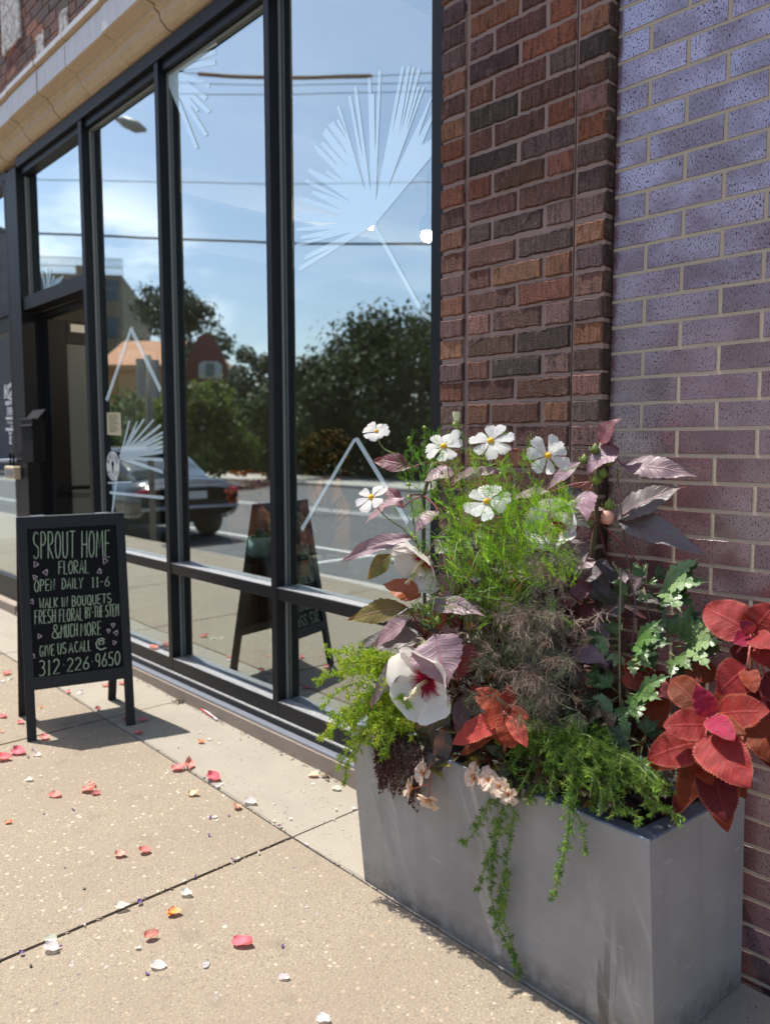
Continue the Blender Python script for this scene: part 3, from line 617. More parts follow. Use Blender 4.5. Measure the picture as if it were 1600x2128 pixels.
# ================================================================== SHOP INTERIOR
b = MB(); b.box((-9.2, .15, -.05), (-.05, 7.2, .02)); it = b.build('shop_floor', plain('shopfloor', (.10, .075, .055), .5, .3, 6), store)
b = MB(); b.box((-9.2, 7.0, .02), (-.05, 7.2, 3.4)); b.box((-.25, .31, .02), (-.05, 7.0, 3.4)); b.box((-9.2, .31, .02), (-9.0, 7, 3.4)); b.build('shop_wall', plain('shopwall', (.32, .30, .28), .9), store)
b = MB(); b.box((-9.2, .31, 3.45), (-.05, 7.2, 3.6))
for k in range(6): b.box((-9.0+k*1.5, .31, 3.25), (-8.88+k*1.5, 7.0, 3.45))
b.build('shop_ceiling', plain('shopceil', (.42, .40, .38), .9), store)

# things inside, near the glass
def vase(name, label, cat, o, prof, mat, n=24):
    t = thing(name, label, cat, o); b = MB(); b.lathe(o, prof, n); b.build('body', mat, t, True); return t
TY = .25
tp = at(520, 1128, TY); ZT_ = tp.z-.03
tb = thing('side_table', 'dark wooden shop table behind the glass carrying the terracotta vase', 'table', (tp.x, TY, .02))
b = MB(); b.box((tp.x-.33, TY-.17, ZT_-.035), (tp.x+.33, TY+.30, ZT_), bev=.004); b.build('table_top', plain('darkwood', (.06, .04, .03), .5, .4, 12), tb)
for sx_, sy_ in ((-1, -1), (1, -1), (-1, 1), (1, 1)):
    b = MB(); x, y = tp.x+sx_*.27, TY+.06+sy_*.19; b.hexa([(x-.02, y-.02, .021), (x+.02, y-.02, .021), (x+.02, y+.02, .021), (x-.02, y+.02, .021), (x-.028, y-.028, ZT_-.036), (x+.028, y-.028, ZT_-.036), (x+.028, y+.028, ZT_-.036), (x-.028, y+.028, ZT_-.036)]); b.build('leg', plain('redwood', (.16, .06, .025), .45, .4, 15), tb)
o = V((at(522, 1128, TY).x, TY, ZT_+.001))
vs = vase('vase', 'round terracotta vase of orange dried flowers behind the window', 'vase', o, [(.05, 0), (.10, .04), (.125, .10), (.115, .16), (.06, .215), (.045, .25), (.06, .285), (.05, .28), (.03, .2)], plain('terra', (.70, .30, .19), .6))
random.seed(3); b = MB(); sb = MB()
for i in range(60):
    d = V((rnd(-1, 1)*.09, rnd(-1, 1)*.06, rnd(.24, .37))); p = o+d; sb.tube([o+V((0, 0, .25)), o+V((d.x*.4, d.y*.4, .31)), p], .0025, 4, 0, (.2, .12, .04)); c = random.choice([(.80, .22, .03), (.70, .12, .02), (.75, .33, .04)])
    for k in range(7): b.ball(p+V((rnd(-.03, .03), rnd(-.03, .03), rnd(-.03, .03))), rnd(.008, .018), 6, 0, jit(c, .3))
b.build('dried_flower', M['painted'], vs); sb.build('stem', M['stem'], vs)
o = V((at(541, 1150, TY-.12).x, TY-.12, ZT_+.001))
cp = vase('cactus_pot', 'pale teal pot with a small cactus on the shop table', 'plant pot', o, [(.05, 0), (.062, .012), (.066, .095), (.060, .095), (.055, .08)], plain('teal', (.50, .70, .70), .4))
b = MB(); b.ball(o+V((0, 0, .10)), .026, 10, 0, (.06, .12, .05), (1, 1, 1.4)); b.ball(o+V((.03, .01, .095)), .016, 8, 0, (.07, .13, .06), (1, 1, 1.3))
for i in range(16): a = rnd(0, 6.28); r = rnd(.01, .05); b.ball(o+V((math.cos(a)*r, math.sin(a)*r, .093)), .010, 6, 0, (.10, .2, .06))
b.build('cactus', M['painted'], cp, True)
o = V((at(482, 1125, TY-.05).x, TY-.05, ZT_+.001))
sp_ = vase('soap_bottle', 'dark pump bottle beside the terracotta vase', 'bottle', o, [(.026, 0), (.028, .01), (.028, .09), (.012, .105), (.008, .13)], M['black'], 14)
b = MB(); b.tube([o+V((0, 0, .13)), o+V((0, 0, .16)), o+V((-.035, 0, .158))], .005, 6); b.build('pump', M['black'], sp_)
# white pot on a plinth with red grass, further right
o = V((at(775, 1225, .42).x, .42, at(775, 1225, .42).z))
pl = thing('display_plinth', 'low dark display plinth behind the right hand window', 'plinth', (o.x, .42, .02)); b = MB(); b.box((o.x-.5, .2, .02), (o.x+.3, .75, o.z-.001), bev=.004); b.build('block', M['blackpaint'], pl)
wp = vase('white_pot', 'plain white pot standing behind the right hand window', 'plant pot', o, [(.09, 0), (.105, .01), (.11, .17), (.10, .17), (.095, .15)], plain('potwhite', (.62, .60, .54), .5))
b = MB()
for i in range(40):
    a = rnd(0, 6.28); r = rnd(.05, .14); b.tube([o+V((0, 0, .14)), o+V((math.cos(a)*r*.4, math.sin(a)*r*.4, .26)), o+V((math.cos(a)*r, math.sin(a)*r, rnd(.28, .40)))], [.003, .003, .001], 4, 0, jit((.08, .12, .05), .3))
b.build('plant', M['stem'], wp)
o = V((o.x-.33, .40, o.z))
rg = vase('grass_pot', 'pale pot of dark red fountain grass in the shop window', 'plant pot', o, [(.06, 0), (.07, .01), (.075, .12), (.068, .12), (.06, .1)], M['potw'] if 'potw' in M else plain('potgrey', (.42, .44, .46), .5)); b = MB()
for i in range(90):
    a = rnd(0, 6.28); r = rnd(.06, .22); h = rnd(.3, .5); b.tube([o+V((0, 0, .1)), o+V((math.cos(a)*r*.35, math.sin(a)*r*.35, h*.75)), o+V((math.cos(a)*r, math.sin(a)*r, h))], [.0035, .003, .0008], 3, 0, jit((.06, .012, .02), .4))
b.build('grass', M['stem'], rg)
for nm, lb, px, py, y in (('dried_bouquet', 'golden dried bouquet standing far back in the shop, left one', 655, 960, 1.6), ('dried_bouquet', 'golden dried bouquet standing far back in the shop, right one', 690, 955, 1.5)):
    p = at(px, py, y); t = thing(nm, lb, 'dried flowers', (p.x, y, .02)); b = MB()
    for i in range(90):
        d = V((rnd(-.09, .09), rnd(-.09, .09), rnd(.0, .32))); b.ball(p+d-V((0, 0, .12)), rnd(.015, .03), 6, 0, jit(random.choice([(.14, .075, .01), (.11, .06, .01), (.16, .09, .015)]), .3))
    b.build('flower_head', M['painted'], t); b = MB(); b.lathe((p.x, y, .021), [(.12, 0), (.12, p.z-.35), (.05, p.z-.22), (.06, p.z-.15)], 14); b.build('vase', M['terra'] if 'terra' in M else M['black'], t, True)
em = NT('lamp'); em.set(base=(1, .9, .7), em=(1, .87, .62), es=900.0)
for px, py, y, lb in ((889, 489, 1.9, 'lit spot lamp glowing in the shop beside the brick pier'), (771, 471, 2.6, 'small lit spot lamp glowing behind the vinyl leaf')):
    p = at(px, py, y); t = thing('spot_lamp', lb, 'lamp', p, 'spot lamps in the shop'); b = MB(); b.ball(p, .042 if px > 800 else .02, 12); b.build('bulb', em.mat, t, True)
    b = MB(); b.lathe(p+V((0, 0, .0)), [(.06, .02), (.055, .10), (.02, .14), (.012, .14), (.012, 3.44-p.z)], 14); b.build('housing', M['black'], t, True)

# ================================================================== CHALKBOARD SIGN
FL, FR, BL, BR = ong(56.6, 1541), ong(281.6, 1506), ong(38, 1487), ong(240, 1450)
TL, TR = V((-2.538, -.766, 1.003)), V((-2.440, -.302, 1.003))
_n = (FL-TL).cross(FR-TL); _d = TR-CAM; TR = CAM+_d*((TL-CAM).dot(_n)/_d.dot(_n))      # the four corners lie in one plane
sg = thing('chalkboard_sign', 'black A frame chalkboard with shop hours lettered in green chalk', 'sign', (FL+FR+BL+BR)/4)
def fpt(a, b_, c, d, u, v, h, n): return a.lerp(b_, u).lerp(d.lerp(c, u), v)+n*h     # a TL b TR c BR d BL
def panel(tl, tr, br, bl, out, name):
    n = (tr-tl).cross(bl-tl).normalized()
    if n.dot(out) < 0: n = -n
    F = lambda u, v, h: fpt(tl, tr, br, bl, u, v, h, n)
    def bar(u0, u1, v0, v1, h0, h1, u2=None, u3=None): b.hexa([F(u0, v1, h0), F(u1, v1, h0), F(u1, v1, h1), F(u0, v1, h1), F(u0, v0, h0), F(u1, v0, h0), F(u1, v0, h1), F(u0, v0, h1)])
    b = MB(); bar(0, .085, 0, 1, -.022, 0); bar(.915, 1, 0, 1, -.022, 0); bar(.0852, .9148, .002, .055, -.021, -.0005); bar(.0852, .9148, .728, .782, -.021, -.0005)
    f = b.build(name, M['blackpaint'], sg); b = MB(); bar(.086, .914, .056, .727, -.014, -.008); return F, n, f, b
F, n, ff, b = panel(TL, TR, FR, FL, V((1, 0, .3)), 'front_frame'); brd = b.build('chalkboard', M['chalkboard'], sg)
F2, n2, _, b = panel(TL-V((.028, -.006, 0)), TR-V((.028, -.006, 0)), BR, BL, V((-1, 0, .3)), 'back_frame'); b.build('back_panel', M['chalkboard'], sg)
for u in (.2, .8):
    b = MB(); p = F(u, .0, -.013); b.box((p.x-.03, p.y-.03, p.z+.0005), (p.x+.012, p.y+.03, p.z+.006), bev=.001)
    b.build('hinge', M['alum'], sg)
b = MB(); e0 = F(-.001, -.003, .0); e1 = F(1.001, -.003, .0)
wornm = plain('worn_edge', (.42, .40, .37), .7, .5, 60)
b.hexa([F(0, .0, -.022), F(1, .0, -.022), F(1, .0, -.0005), F(0, .0, -.0005), F(0, -.005, -.022), F(1, -.005, -.022), F(1, -.005, -.0005), F(0, -.005, -.0005)]); b.build('worn_edge', wornm, sg)
def pix(P): d = P-CAM; k = d.dot(_f); return V((800+FPX*d.dot(_r)/k, 1064-FPX*d.dot(_u)/k))
def onboard(zx, zy):                       # sign zoom pixel -> point on the board
    q = V((zx*.26316, 1040+zy*.26316)); u, v = .5, .4
    for _i in range(8):
        p0, pu, pv = pix(F(u, v, -.008)), pix(F(u+.01, v, -.008)), pix(F(u, v+.01, -.008)); a, b_, c, d = (pu.x-p0.x)/.01, (pv.x-p0.x)/.01, (pu.y-p0.y)/.01, (pv.y-p0.y)/.01; e = q-p0; D = a*d-b_*c
        u += (e.x*d-b_*e.y)/D; v += (a*e.y-c*e.x)/D
    return F(u, v, -.008)
random.seed(9)
LINES = [('SPROUT HOME', 262, 868, 250, 238, 462, 445, .0052), ('FLORAL', 463, 700, 482, 472, 583, 575, .0046), ('OPEN', 272, 432, 632, 620, 724, 706, .0046), ('DAILY', 490, 655, 618, 610, 700, 692, .0046), ('11-6', 722, 866, 608, 600, 686, 676, .0046),
 ('WALK.IN', 310, 535, 772, 762, 852, 838, .0044), ('BOUQUETS', 568, 878, 756, 735, 838, 808, .0044), ('FRESH', 274, 440, 872, 858, 978, 964, .0044), ('FLORAL', 468, 652, 862, 846, 962, 946, .0044), ('BY-THE.STEM', 672, 938, 846, 816, 930, 912, .0044),
 ('&', 412, 470, 985, 980, 1092, 1088, .0044), ('MUCH', 480, 612, 985, 970, 1088, 1072, .0044), ('MORE', 636, 798, 975, 956, 1074, 1060, .0044), ('GIVE', 313, 430, 1150, 1138, 1236, 1222, .0044), ('US', 455, 522, 1130, 1122, 1215, 1208, .0044), ('A', 542, 580, 1130, 1126, 1208, 1204, .0044), ('CALL', 590, 720, 1118, 1104, 1200, 1186, .0044),
 ('312', 306, 470, 1268, 1252, 1388, 1366, .0054), ('.', 492, 512, 1302, 1300, 1304, 1302, .008), ('226', 528, 705, 1250, 1235, 1352, 1330, .0054), ('.', 718, 738, 1272, 1270, 1274, 1272, .008), ('9650', 752, 948, 1215, 1192, 1318, 1296, .0054)]
for s, x0, x1, ya, yb, za, zb, wd in LINES:
    cg = MB()
    for st in text_strokes(s):
        pts = [onboard(x0+(x1-x0)*x+rnd(-1.2, 1.2), (za+(zb-za)*x)*(1-y)+(ya+(yb-ya)*x)*y+rnd(-1.5, 1.5)) for x, y in st]; ribbon(cg, pts, wd*.72, n, 0, .0009+rnd(0, .0004))
    cg.build('lettering', M['chalk_green'], brd)
cg = MB()
sw = [(800, 1132), (785, 1140), (778, 1125), (790, 1108), (812, 1108), (822, 1122), (812, 1138), (795, 1150), (828, 1100), (805, 1088), (775, 1098), (758, 1130), (768, 1165), (798, 1180), (838, 1165)]
ribbon(cg, [onboard(*p) for p in sw[:7]], .005, n, 0, .001); ribbon(cg, [onboard(*p) for p in sw[8:]], .005, n, 0, .0012)
for zx, zy, s, a in ((282, 505, 20, 0), (828, 478, 20, 2.2), (360, 568, 20, 1), (785, 562, 18, 1.5), (275, 607, 17, .2), (250, 800, 17, 1.2), (893, 985, 15, .6), (857, 1030, 14, 2.6), (915, 1046, 17, 1), (312, 1074, 16, 0), (903, 1123, 15, .2), (260, 1232, 16, 1.5)):
    tri = [(zx+s*1.15*math.cos(-a+k*2.09), zy+s*1.15*math.sin(-a+k*2.09)*1.2) for k in range(3)]; tri = [tri[0], ((tri[0][0]+tri[1][0])/2+2, (tri[0][1]+tri[1][1])/2-2), tri[1], tri[2], tri[0]]; cpk = MB(); ribbon(cpk, [onboard(*p) for p in tri], .0042, n, 0, .0012); cpk.build('petal_doodle', M['chalk_pink'], brd)
cg.build('lettering_swirl', M['chalk_green'], brd)

# ================================================================== PLANTER
pt = thing('planter_box', 'long grey zinc planter box with water stains standing against the brick', 'planter', (-.07, -.235, 0))
B4 = [(-.541, -.432), (.413, -.432), (.437, -.042), (-.52, -.048)]; T4 = [(-.603, -.436), (.388, -.436), (.428, -.042), (-.585, -.048)]; ZP = .488
B3 = [V((x, y, gz(x)+.001)) for x, y in B4]; T3 = [V((x, y, ZP+gz(x)*.3)) for x, y in T4]
cen = V((-.09, -.24, 0))
def inset(p, d, dz): 
    cx = cen.x; return V((p.x+(d if p.x < cx else -d), p.y+(d if p.y < cen.y else -d), p.z+dz))
I3 = [inset(p, .040, 0) for p in T3]; J3 = [inset(p, .040, -.10) for p in T3]; E3 = [inset(p, .0035, .0) for p in T3]; T3 = [p-V((0, 0, .0035)) for p in T3]
# shell walls are subdivided so the sheet metal can bow a little
b = MB()
for k in range(4):
    a0, a1, c0, c1 = B3[k], B3[(k+1) % 4], T3[k], T3[(k+1) % 4]; nu, nv = (14, 8) if k % 2 == 0 else (7, 8); P = []
    nn = (a1-a0).cross(c0-a0).normalized()
    for i in range(nu+1):
        for j in range(nv+1):
            u, v = i/nu, j/nv; P.append(a0.lerp(a1, u).lerp(c0.lerp(c1, u), v)-nn*.0015*math.sin(math.pi*u)*math.sin(math.pi*min(1, v*1.05)))
    b.mesh(P, [(i*(nv+1)+j, (i+1)*(nv+1)+j, (i+1)*(nv+1)+j+1, i*(nv+1)+j+1) for i in range(nu) for j in range(nv)])
b.face(B3[::-1]); b.build('shell', M['planter'], pt)
b = MB()
for k in range(4):
    k2 = (k+1) % 4; b.face([T3[k], T3[k2], E3[k2], E3[k]]); b.face([E3[k], E3[k2], I3[k2], I3[k]]); b.face([I3[k], I3[k2], J3[k2], J3[k]])
b.build('rim', M['planter_rim'], pt)
b = MB(); b.face([p+V((0, 0, .035)) for p in J3]); b.build('soil', M['soil'], pt)

# ================================================================== PETALS AND LITTER ON THE PAVING
COLS = dict(coral=(.80, .30, .25), hot=(.80, .19, .22), salmon=(.80, .38, .29), orange=(.80, .33, .15), white=(.82, .79, .74), cream=(.78, .66, .42), yellow=(.75, .40, .04), purple=(.09, .07, .28), dusty=(.62, .2, .2))
def petal_mesh(o, L, W, a, cup, c, lift=.1, fold=0.0, n=7, m=4):
    b = MB(); ca, sa = math.cos(a), math.sin(a); P = []; uv = []; ph = rnd(0, 6)
    for i in range(n+1):
        t = i/n; w = W*(math.sin(math.pi*min(1, .06+t*.94)**.8)**.75)*(1 if i < n else .45)*(.5 if i == 0 else 1)
        for j in range(m+1):
            u = j/m*2-1; x = (t-.5)*L; y = u*w/2*(1-.25*fold*abs(u)); z = .0015+cup*L*(abs(u)**2*.8+(2*t-1)**2*.6)*(.8+.3*math.sin(ph+3*t))+lift*L*t+fold*W*.5*max(0, u)*.9+.002*math.sin(ph+7*t+3*u)
            P.append((o.x+x*ca-y*sa, o.y+x*sa+y*ca, o.z+z)); uv.append((j/m, t))
    b.mesh(P, [(i*(m+1)+j, (i+1)*(m+1)+j, (i+1)*(m+1)+j+1, i*(m+1)+j+1) for i in range(n) for j in range(m)], 0, c, uv); return b
def petal(px, py, sz, kind, label, a=None, cup=.22, fold=0.0, lift=.06, ar=.75, dz=0.0, group='fallen petals on the pavement'):
    o = ong(px, py, dz); L = sz*.86/FPX*(o-CAM).dot(_f); a = rnd(0, 6.28) if a is None else a
    b = petal_mesh(o, L, L*ar, a, cup*.7, jit(COLS[kind], .12, .08), lift, fold)
    ob = b.build('petal', M['petalpink'] if kind != 'white' else M['petal'], None, True, org=o)
    return tag(ob, label, 'petal', group)
random.seed(4)
Z7 = lambda x, y: (x*.5, 1500+y*.5)
PET = [(1008,928,54,'hot','largest hot pink petal, alone on the speckled slab left of the planter',.5,.3),(630,902,34,'salmon','curled salmon petal on the near slab between the orange pair and the split white petal',1.2,.45),(728,800,34,'orange','orange petal overlapping a yellow one on the near slab',.9,.3),(712,800,26,'yellow','yellowish petal tucked behind the orange petal on the near slab',2.2,.25),
(775,718,32,'white','white cupped petal just below the long slab joint',.4,.3),(505,776,36,'white','white petal with folded edge lying across the long joint',.8,.3),(212,914,34,'white','upper white petal of the pair beside the long joint',.6,.3),(216,948,42,'white','lower and larger white petal of the pair beside the long joint',.5,.25),
(660,1022,42,'white','long white petal split down its middle near the bottom of the slab',.7,.2),(857,1016,24,'white','small white petal right of the split white petal',2.,.3),(1180,1070,30,'white','white petal with yellow tip, right of the largest pink petal',.5,.25),(1345,1246,40,'white','ragged white petal at the bottom edge of the near slab',.2,.2),
(502,560,30,'salmon','salmon petal left of the narrow coral one in mid pavement',.8,.35),(604,545,30,'coral','narrow coral petal beside the salmon one in mid pavement',.9,.45),(985,360,28,'salmon','salmon petal next to the white scraps on the long border joint',2.8,.35),(232,310,36,'coral','single coral petal left of the heap of three coral petals',.3,.25),
(368,292,36,'coral','front petal of the heap of three coral petals',.6,.3),(381,268,26,'salmon','back petal of the heap of three coral petals',.2,.35),(400,304,22,'dusty','smallest petal of the heap of three, on its right side',.9,.3),(78,132,42,'hot','broad bright pink petal by the near sign leg',.4,.25),(18,160,38,'hot','red pink petal at the left edge below the broad bright pink one',.8,.3),(10,150,24,'coral','coral petal half hidden behind the red pink one at the left edge',.8,.3),
(36,424,18,'orange','tiny orange petal alone on the left part of the slab',.8,.3),(742,203,34,'coral','left petal of the touching coral pair on the border joint',.9,.35),(788,188,36,'coral','right petal of the touching coral pair on the border joint',2.6,.3),(888,243,40,'hot','vivid pink petal on the border joint below the coral pair',.3,.35),(804,308,28,'cream','cream petal with brown fold near the border joint',.7,.4),
(836,90,18,'orange','small orange petal on the smooth border strip',.4,.4),(574,52,26,'dusty','dusty pink petal in the shadow tip of the sign',.5,.3),(188,70,26,'coral','coral petal beside the near front leg of the sign',.4,.3),(1398,282,26,'white','round white petal on the smooth strip beside the planter',.4,.2),(1302,230,28,'cream','cream petal with pink edge by the stone base near the planter',.5,.25),(1320,210,14,'white','small white scrap next to the cream petal by the stone base',.5,.2),
(1040,340,34,'white','crumpled white petal on the border joint',.3,.35),(155,142,24,'white','pale petal with dark edge near the bright pink petal',.3,.3)]
for zx, zy, s, k, lb, a, cp_ in PET: petal(*Z7(zx, zy), s, k, lb, a, cp_, fold=rnd(0, .4) if k != 'white' else rnd(0, .3), lift=rnd(.0, .15))
Z3 = lambda x, y: (x*.2632, 1040+y*.2632)
for zx, zy, s, k, lb in ((25,1715,24,'hot','hot pink petal behind the sign at the left edge'),(58,1375,24,'coral','long coral petal left of the sign legs'),(20,1432,14,'white','white petal left of the sign, nearest the edge of the picture'),(80,1412,16,'white','white petal close to the rear leg of the sign'),(838,1470,18,'coral','coral petal under the sign, left of its rear leg'),(965,1455,18,'coral','coral petal right behind the right rear leg of the sign'),(540,1518,16,'coral','coral petal under the middle of the sign'),(630,1528,18,'white','white petal under the middle of the sign'),
 (325,1638,12,'orange','little orange petal in the sun under the sign'),(772,1655,18,'dusty','dusty pink petal at the edge of the sign shadow'),(1000,1748,24,'dusty','dusty pink petal left of the right front sign leg'),(1130,1742,24,'dusty','dusty pink petal right of the right front sign leg'),(165,1760,20,'hot','pink petal against the near front sign leg'),(255,1765,12,'dusty','small dark pink petal right of the near front sign leg'),(15,1828,10,'orange','tiny orange scrap at the left edge beside the sign')):
    petal(*Z3(zx, zy), s, k, lb, rnd(0, 3), .3, rnd(0, .4))
# peach petals resting on the window ledge
for px, py, s, lb in ((316, 1339, 13, 'left peach petal lying on the window ledge'), (323, 1341, 12, 'right peach petal lying on the window ledge')):
    o = at(px, py, .022); o.z = .1995; b = petal_mesh(o, .045, .04, rnd(0, 3), .3, COLS['salmon']); tag(b.build('petal', M['petalpink'], None, True, org=o), lb, 'petal', 'fallen petals on the pavement')
# small scraps: alike, told apart only by where they lie
def scrap(px, py, s, kind, label, grp): petal(px, py, s, kind, label, None, .25, rnd(0, .5), .1, rnd(.5, .9), group=grp)
for zx, zy, s, k in ((1140,343,10,'white'),(1205,405,9,'white'),(1138,415,10,'white'),(1075,546,11,'white'),(1272,510,9,'white'),(1395,365,9,'white'),(1262,290,8,'white'),(1300,262,9,'white'),(1388,406,8,'white'),(868,76,11,'white'),(830,47,10,'white'),(912,92,8,'white'),(905,272,14,'white'),(920,262,10,'white'),(1468,362,12,'white')):
    scrap(*Z7(zx, zy), s, k, 'tiny white petal scrap along the smooth border strip', 'white scraps along the border strip')
for zx, zy, s, k in ((352,848,10,'white'),(764,664,14,'white'),(990,570,9,'white'),(890,400,14,'white'),(902,412,9,'white'),(120,246,22,'white'),(168,230,12,'white'),(1275,774,8,'white'),(572,945,16,'white')):
    scrap(*Z7(zx, zy), s, k, 'small white petal scrap on the speckled slabs', 'white scraps on the speckled slabs')
for zx, zy, s in ((582,752,17),(970,578,11),(812,648,9),(868,474,9),(874,404,10),(952,394,8),(90,964,14),(252,938,9),(612,1053,12),(1175,940,12),(1162,436,12),(305,370,8),(184,386,6),(135,118,8),(118,150,9)):
    scrap(*Z7(zx, zy), s, 'purple', 'tiny violet blue petal scrap on the paving', 'violet petal scraps')
tu = thing('paper_tube', 'thin white tube with a red stripe lying against the stone base', 'tube', ong(432, 1484)); b = MB(); a_, c_ = ong(412, 1469, .006), ong(452, 1497, .006)
for v in (a_, c_): v.z = gz(v.x)+.0065
b.tube([a_, c_], .006, 10); b.build('tube', M['white'], tu, True); b = MB(); dd = (c_-a_); b.tube([a_+dd*.15+V((-.001, -.0022, .001)), a_+dd*.85+V((-.001, -.0022, .001))], .0045, 8); b.build('stripe', plain('redink', (.5, .04, .06), .5), tu, True)
for (px, py, n_, sp, lb) in ((372, 1459, 60, .035, 'heap of brown dry leaf crumbs where the strip joint meets the stone base'), (680, 1616, 26, .03, 'tangle of brown dry plant bits by the stone base near the planter')):
    o = ong(px, py); b = MB()
    for i in range(n_):
        d = V((rnd(-1, 1), rnd(-1, 1), 0))*sp*rnd(.2, 1); p = o+d; p.z = gz(p.x)+rnd(.001, .012); q = V((rnd(-1, 1), rnd(-1, 1), rnd(-.2, .3)))*.012; r = V((rnd(-1, 1), rnd(-1, 1), rnd(-.2, .5)))*.006
        b.face([p-q, p+r, p+q, p-r], 0, jit(random.choice([(.16, .10, .05), (.10, .07, .045), (.22, .15, .09)]), .3))
    tag(b.build('leaf_litter', M['painted'], None, org=o), lb, 'leaf litter', kind='stuff')
b = MB(); o = V((-.9, -.9, 0))
for i in range(520):
    p = V((-.905+rnd(-.007, .007), rnd(-1.97, -.44), 0)) if i < 170 else (V((rnd(-3.4, .1), -.4375+rnd(-.004, .004), 0)) if i < 340 else V((rnd(-3.3, -.55), -.062+rnd(-.012, .006), 0)))
    p.z = gz(p.x)+(rnd(-.012, .002) if i < 340 else rnd(.001, .006)); q = V((rnd(-1, 1), rnd(-1, 1), rnd(-.2, .3)))*.007; r = V((rnd(-1, 1), rnd(-1, 1), rnd(.1, .5)))*.004; b.face([p-q, p+r, p+q, p-r], 0, jit(random.choice([(.16, .10, .05), (.10, .07, .045), (.24, .17, .10), (.06, .045, .03)]), .3))
tag(b.build('joint_debris', M['painted'], None, org=o), 'brown crumbs of plant litter lying in the pavement joints', 'litter', kind='stuff')
o = ong(1590, 2010); b = MB()
for i in range(3): b.ball(o+V((.02+i*.05, -.01*i, .02-.008*i)), .035-.007*i, 7, 0, jit((.3, .28, .27), .2), (1.2, .8, .6))
tag(b.build('stone_chunk', M['painted'], None, org=o), 'broken grey stone chunk at the foot of the brick wall right of the planter', 'stone')
for zx, zy in ((999, 76), (742, 110), (270, 608), (350, 694), (128, 1014), (850, 234), (1463, 636)):
    o = ong(*Z7(zx, zy)); b = MB(); b.ball(o, rnd(.004, .006), 7, 0, jit((.12, .10, .09), .4), (1.5, 1, .4)); tag(b.build('pebble', M['painted'], None, True, org=o), 'small dark pebble on the paving', 'pebble', 'dark pebbles on the paving')

# ================================================================== ACROSS THE STREET (seen in the glass)
def tree(label, x, y, h, rad, c, name='tree', trunk=.18, base=.25, n=5200, leaf=.15, squash=1.0):
    z0 = -.06; t = thing(name, label, 'tree', (x, y, z0), 'trees across the street'); b = MB()
    b.tube([(x, y, z0-.05), (x+rnd(-.1, .1), y, h*.3), (x+rnd(-.3, .3), y+rnd(-.2, .2), h*.75)], [trunk, trunk*.7, trunk*.25], 8)
    for i in range(6):
        a = rnd(0, 6.28); zz_ = h*rnd(.3, .6); b.tube([(x, y, zz_), (x+math.cos(a)*rad*.35, y+math.sin(a)*rad*.35, zz_+h*.12), (x+math.cos(a)*rad*.75, y+math.sin(a)*rad*.75, zz_+h*.2)], [trunk*.4, trunk*.25, .02], 5)
    b.build('trunk', M['bark'], t); b = MB(); cl = []
    for i in range(26):
        a = rnd(0, 6.28); zc = rnd(0, 1); r = rad*math.sqrt(rnd(.05, 1))*(1-.55*abs(zc-.42)*2*squash)
        cl.append((V((x+math.cos(a)*r, y+math.sin(a)*r, h*base+(h*(1-base))*zc*.92)), rad*rnd(.22, .4), rnd(.75, 1.3)))
    for i in range(n):
        o, r, k = random.choice(cl); d = V((random.gauss(0, 1), random.gauss(0, 1), random.gauss(0, .8))); d = d/max(d.length, .01)*r*rnd(.45, 1.1); p = o+d
        if p.z < .2: continue
        nn = (d.normalized()+V((rnd(-1, 1), rnd(-1, 1), rnd(-.3, 1)))).normalized(); a1 = nn.orthogonal().normalized(); a2 = nn.cross(a1); s = leaf*rnd(.6, 1.3); cc = jit(tuple(v*k for v in c), .15, .08)
        b.face([p-a1*s*.9, p+a2*s*.5, p+a1*s*.9, p-a2*s*.5], 0, cc)
    b.build('crown', M['foliage'], t)
random.seed(31)
def tr_at(px, py, s, *a, **k):           # top of the crown where the pixel's mirror ray is s metres away
    p = rdist(px, py, s); lb, rad, c = a; tree(lb, p.x, p.y, p.z, rad, c, **k)
tr_at(845, 652, 29, 'dark broad tree at the right end of the row mirrored in the last pane', 3.6, (.045, .065, .022), base=.2)
tr_at(772, 664, 31, 'dark broad tree with a bump in its crown mirrored above the white flower', 3.4, (.04, .06, .022), base=.2)
tr_at(715, 690, 30, 'dark rounded tree mirrored left of the bumpy one', 2.8, (.045, .07, .025), base=.2)
tr_at(648, 730, 34, 'lower dark tree mirrored next to the mullion', 2.6, (.05, .075, .03), base=.15)
tr_at(900, 640, 33, 'dark tree mirrored closest to the brick pier', 3.6, (.05, .065, .025), base=.2)
tr_at(515, 712, 36, 'narrow grey green tree mirrored right of the gabled house', 2.2, (.075, .095, .05), base=.12, squash=.9)
tr_at(405, 800, 24, 'bright yellow green bushy tree mirrored in front of the gabled house', 2.1, (.13, .16, .03), base=.1)
tr_at(345, 590, 58, 'tall loose grey green tree mirrored behind the gabled house', 4.3, (.085, .105, .07), n=4200, base=.5, leaf=.26)
tr_at(300, 815, 27, 'small green tree mirrored below the orange roofed shop', 1.9, (.09, .12, .03), n=1800, base=.12)
tr_at(240, 840, 26, 'small green tree mirrored behind the paper notice', 1.8, (.08, .11, .035), n=1800, base=.12)
tr_at(560, 800, 27, 'low green tree mirrored behind the wide mullion', 1.9, (.06, .09, .03), n=1800, base=.1)
for k, (x, y, h, r_, lb) in enumerate(((-15.5, -22, 8.0, 3.5, 'dark tree across the street, first one right of the mirrored row'), (-10, -21, 8.6, 3.8, 'broad dark tree across the street facing the planter'), (-4.5, -22, 8.2, 3.6, 'dark tree across the street, third one right of the mirrored row'), (1.5, -21, 8.8, 3.8, 'dark tree across the street, last one to the right'))): tree(lb, x, y, h, r_, (.045, .06, .024), base=.15)
b = MB(); random.seed(8)
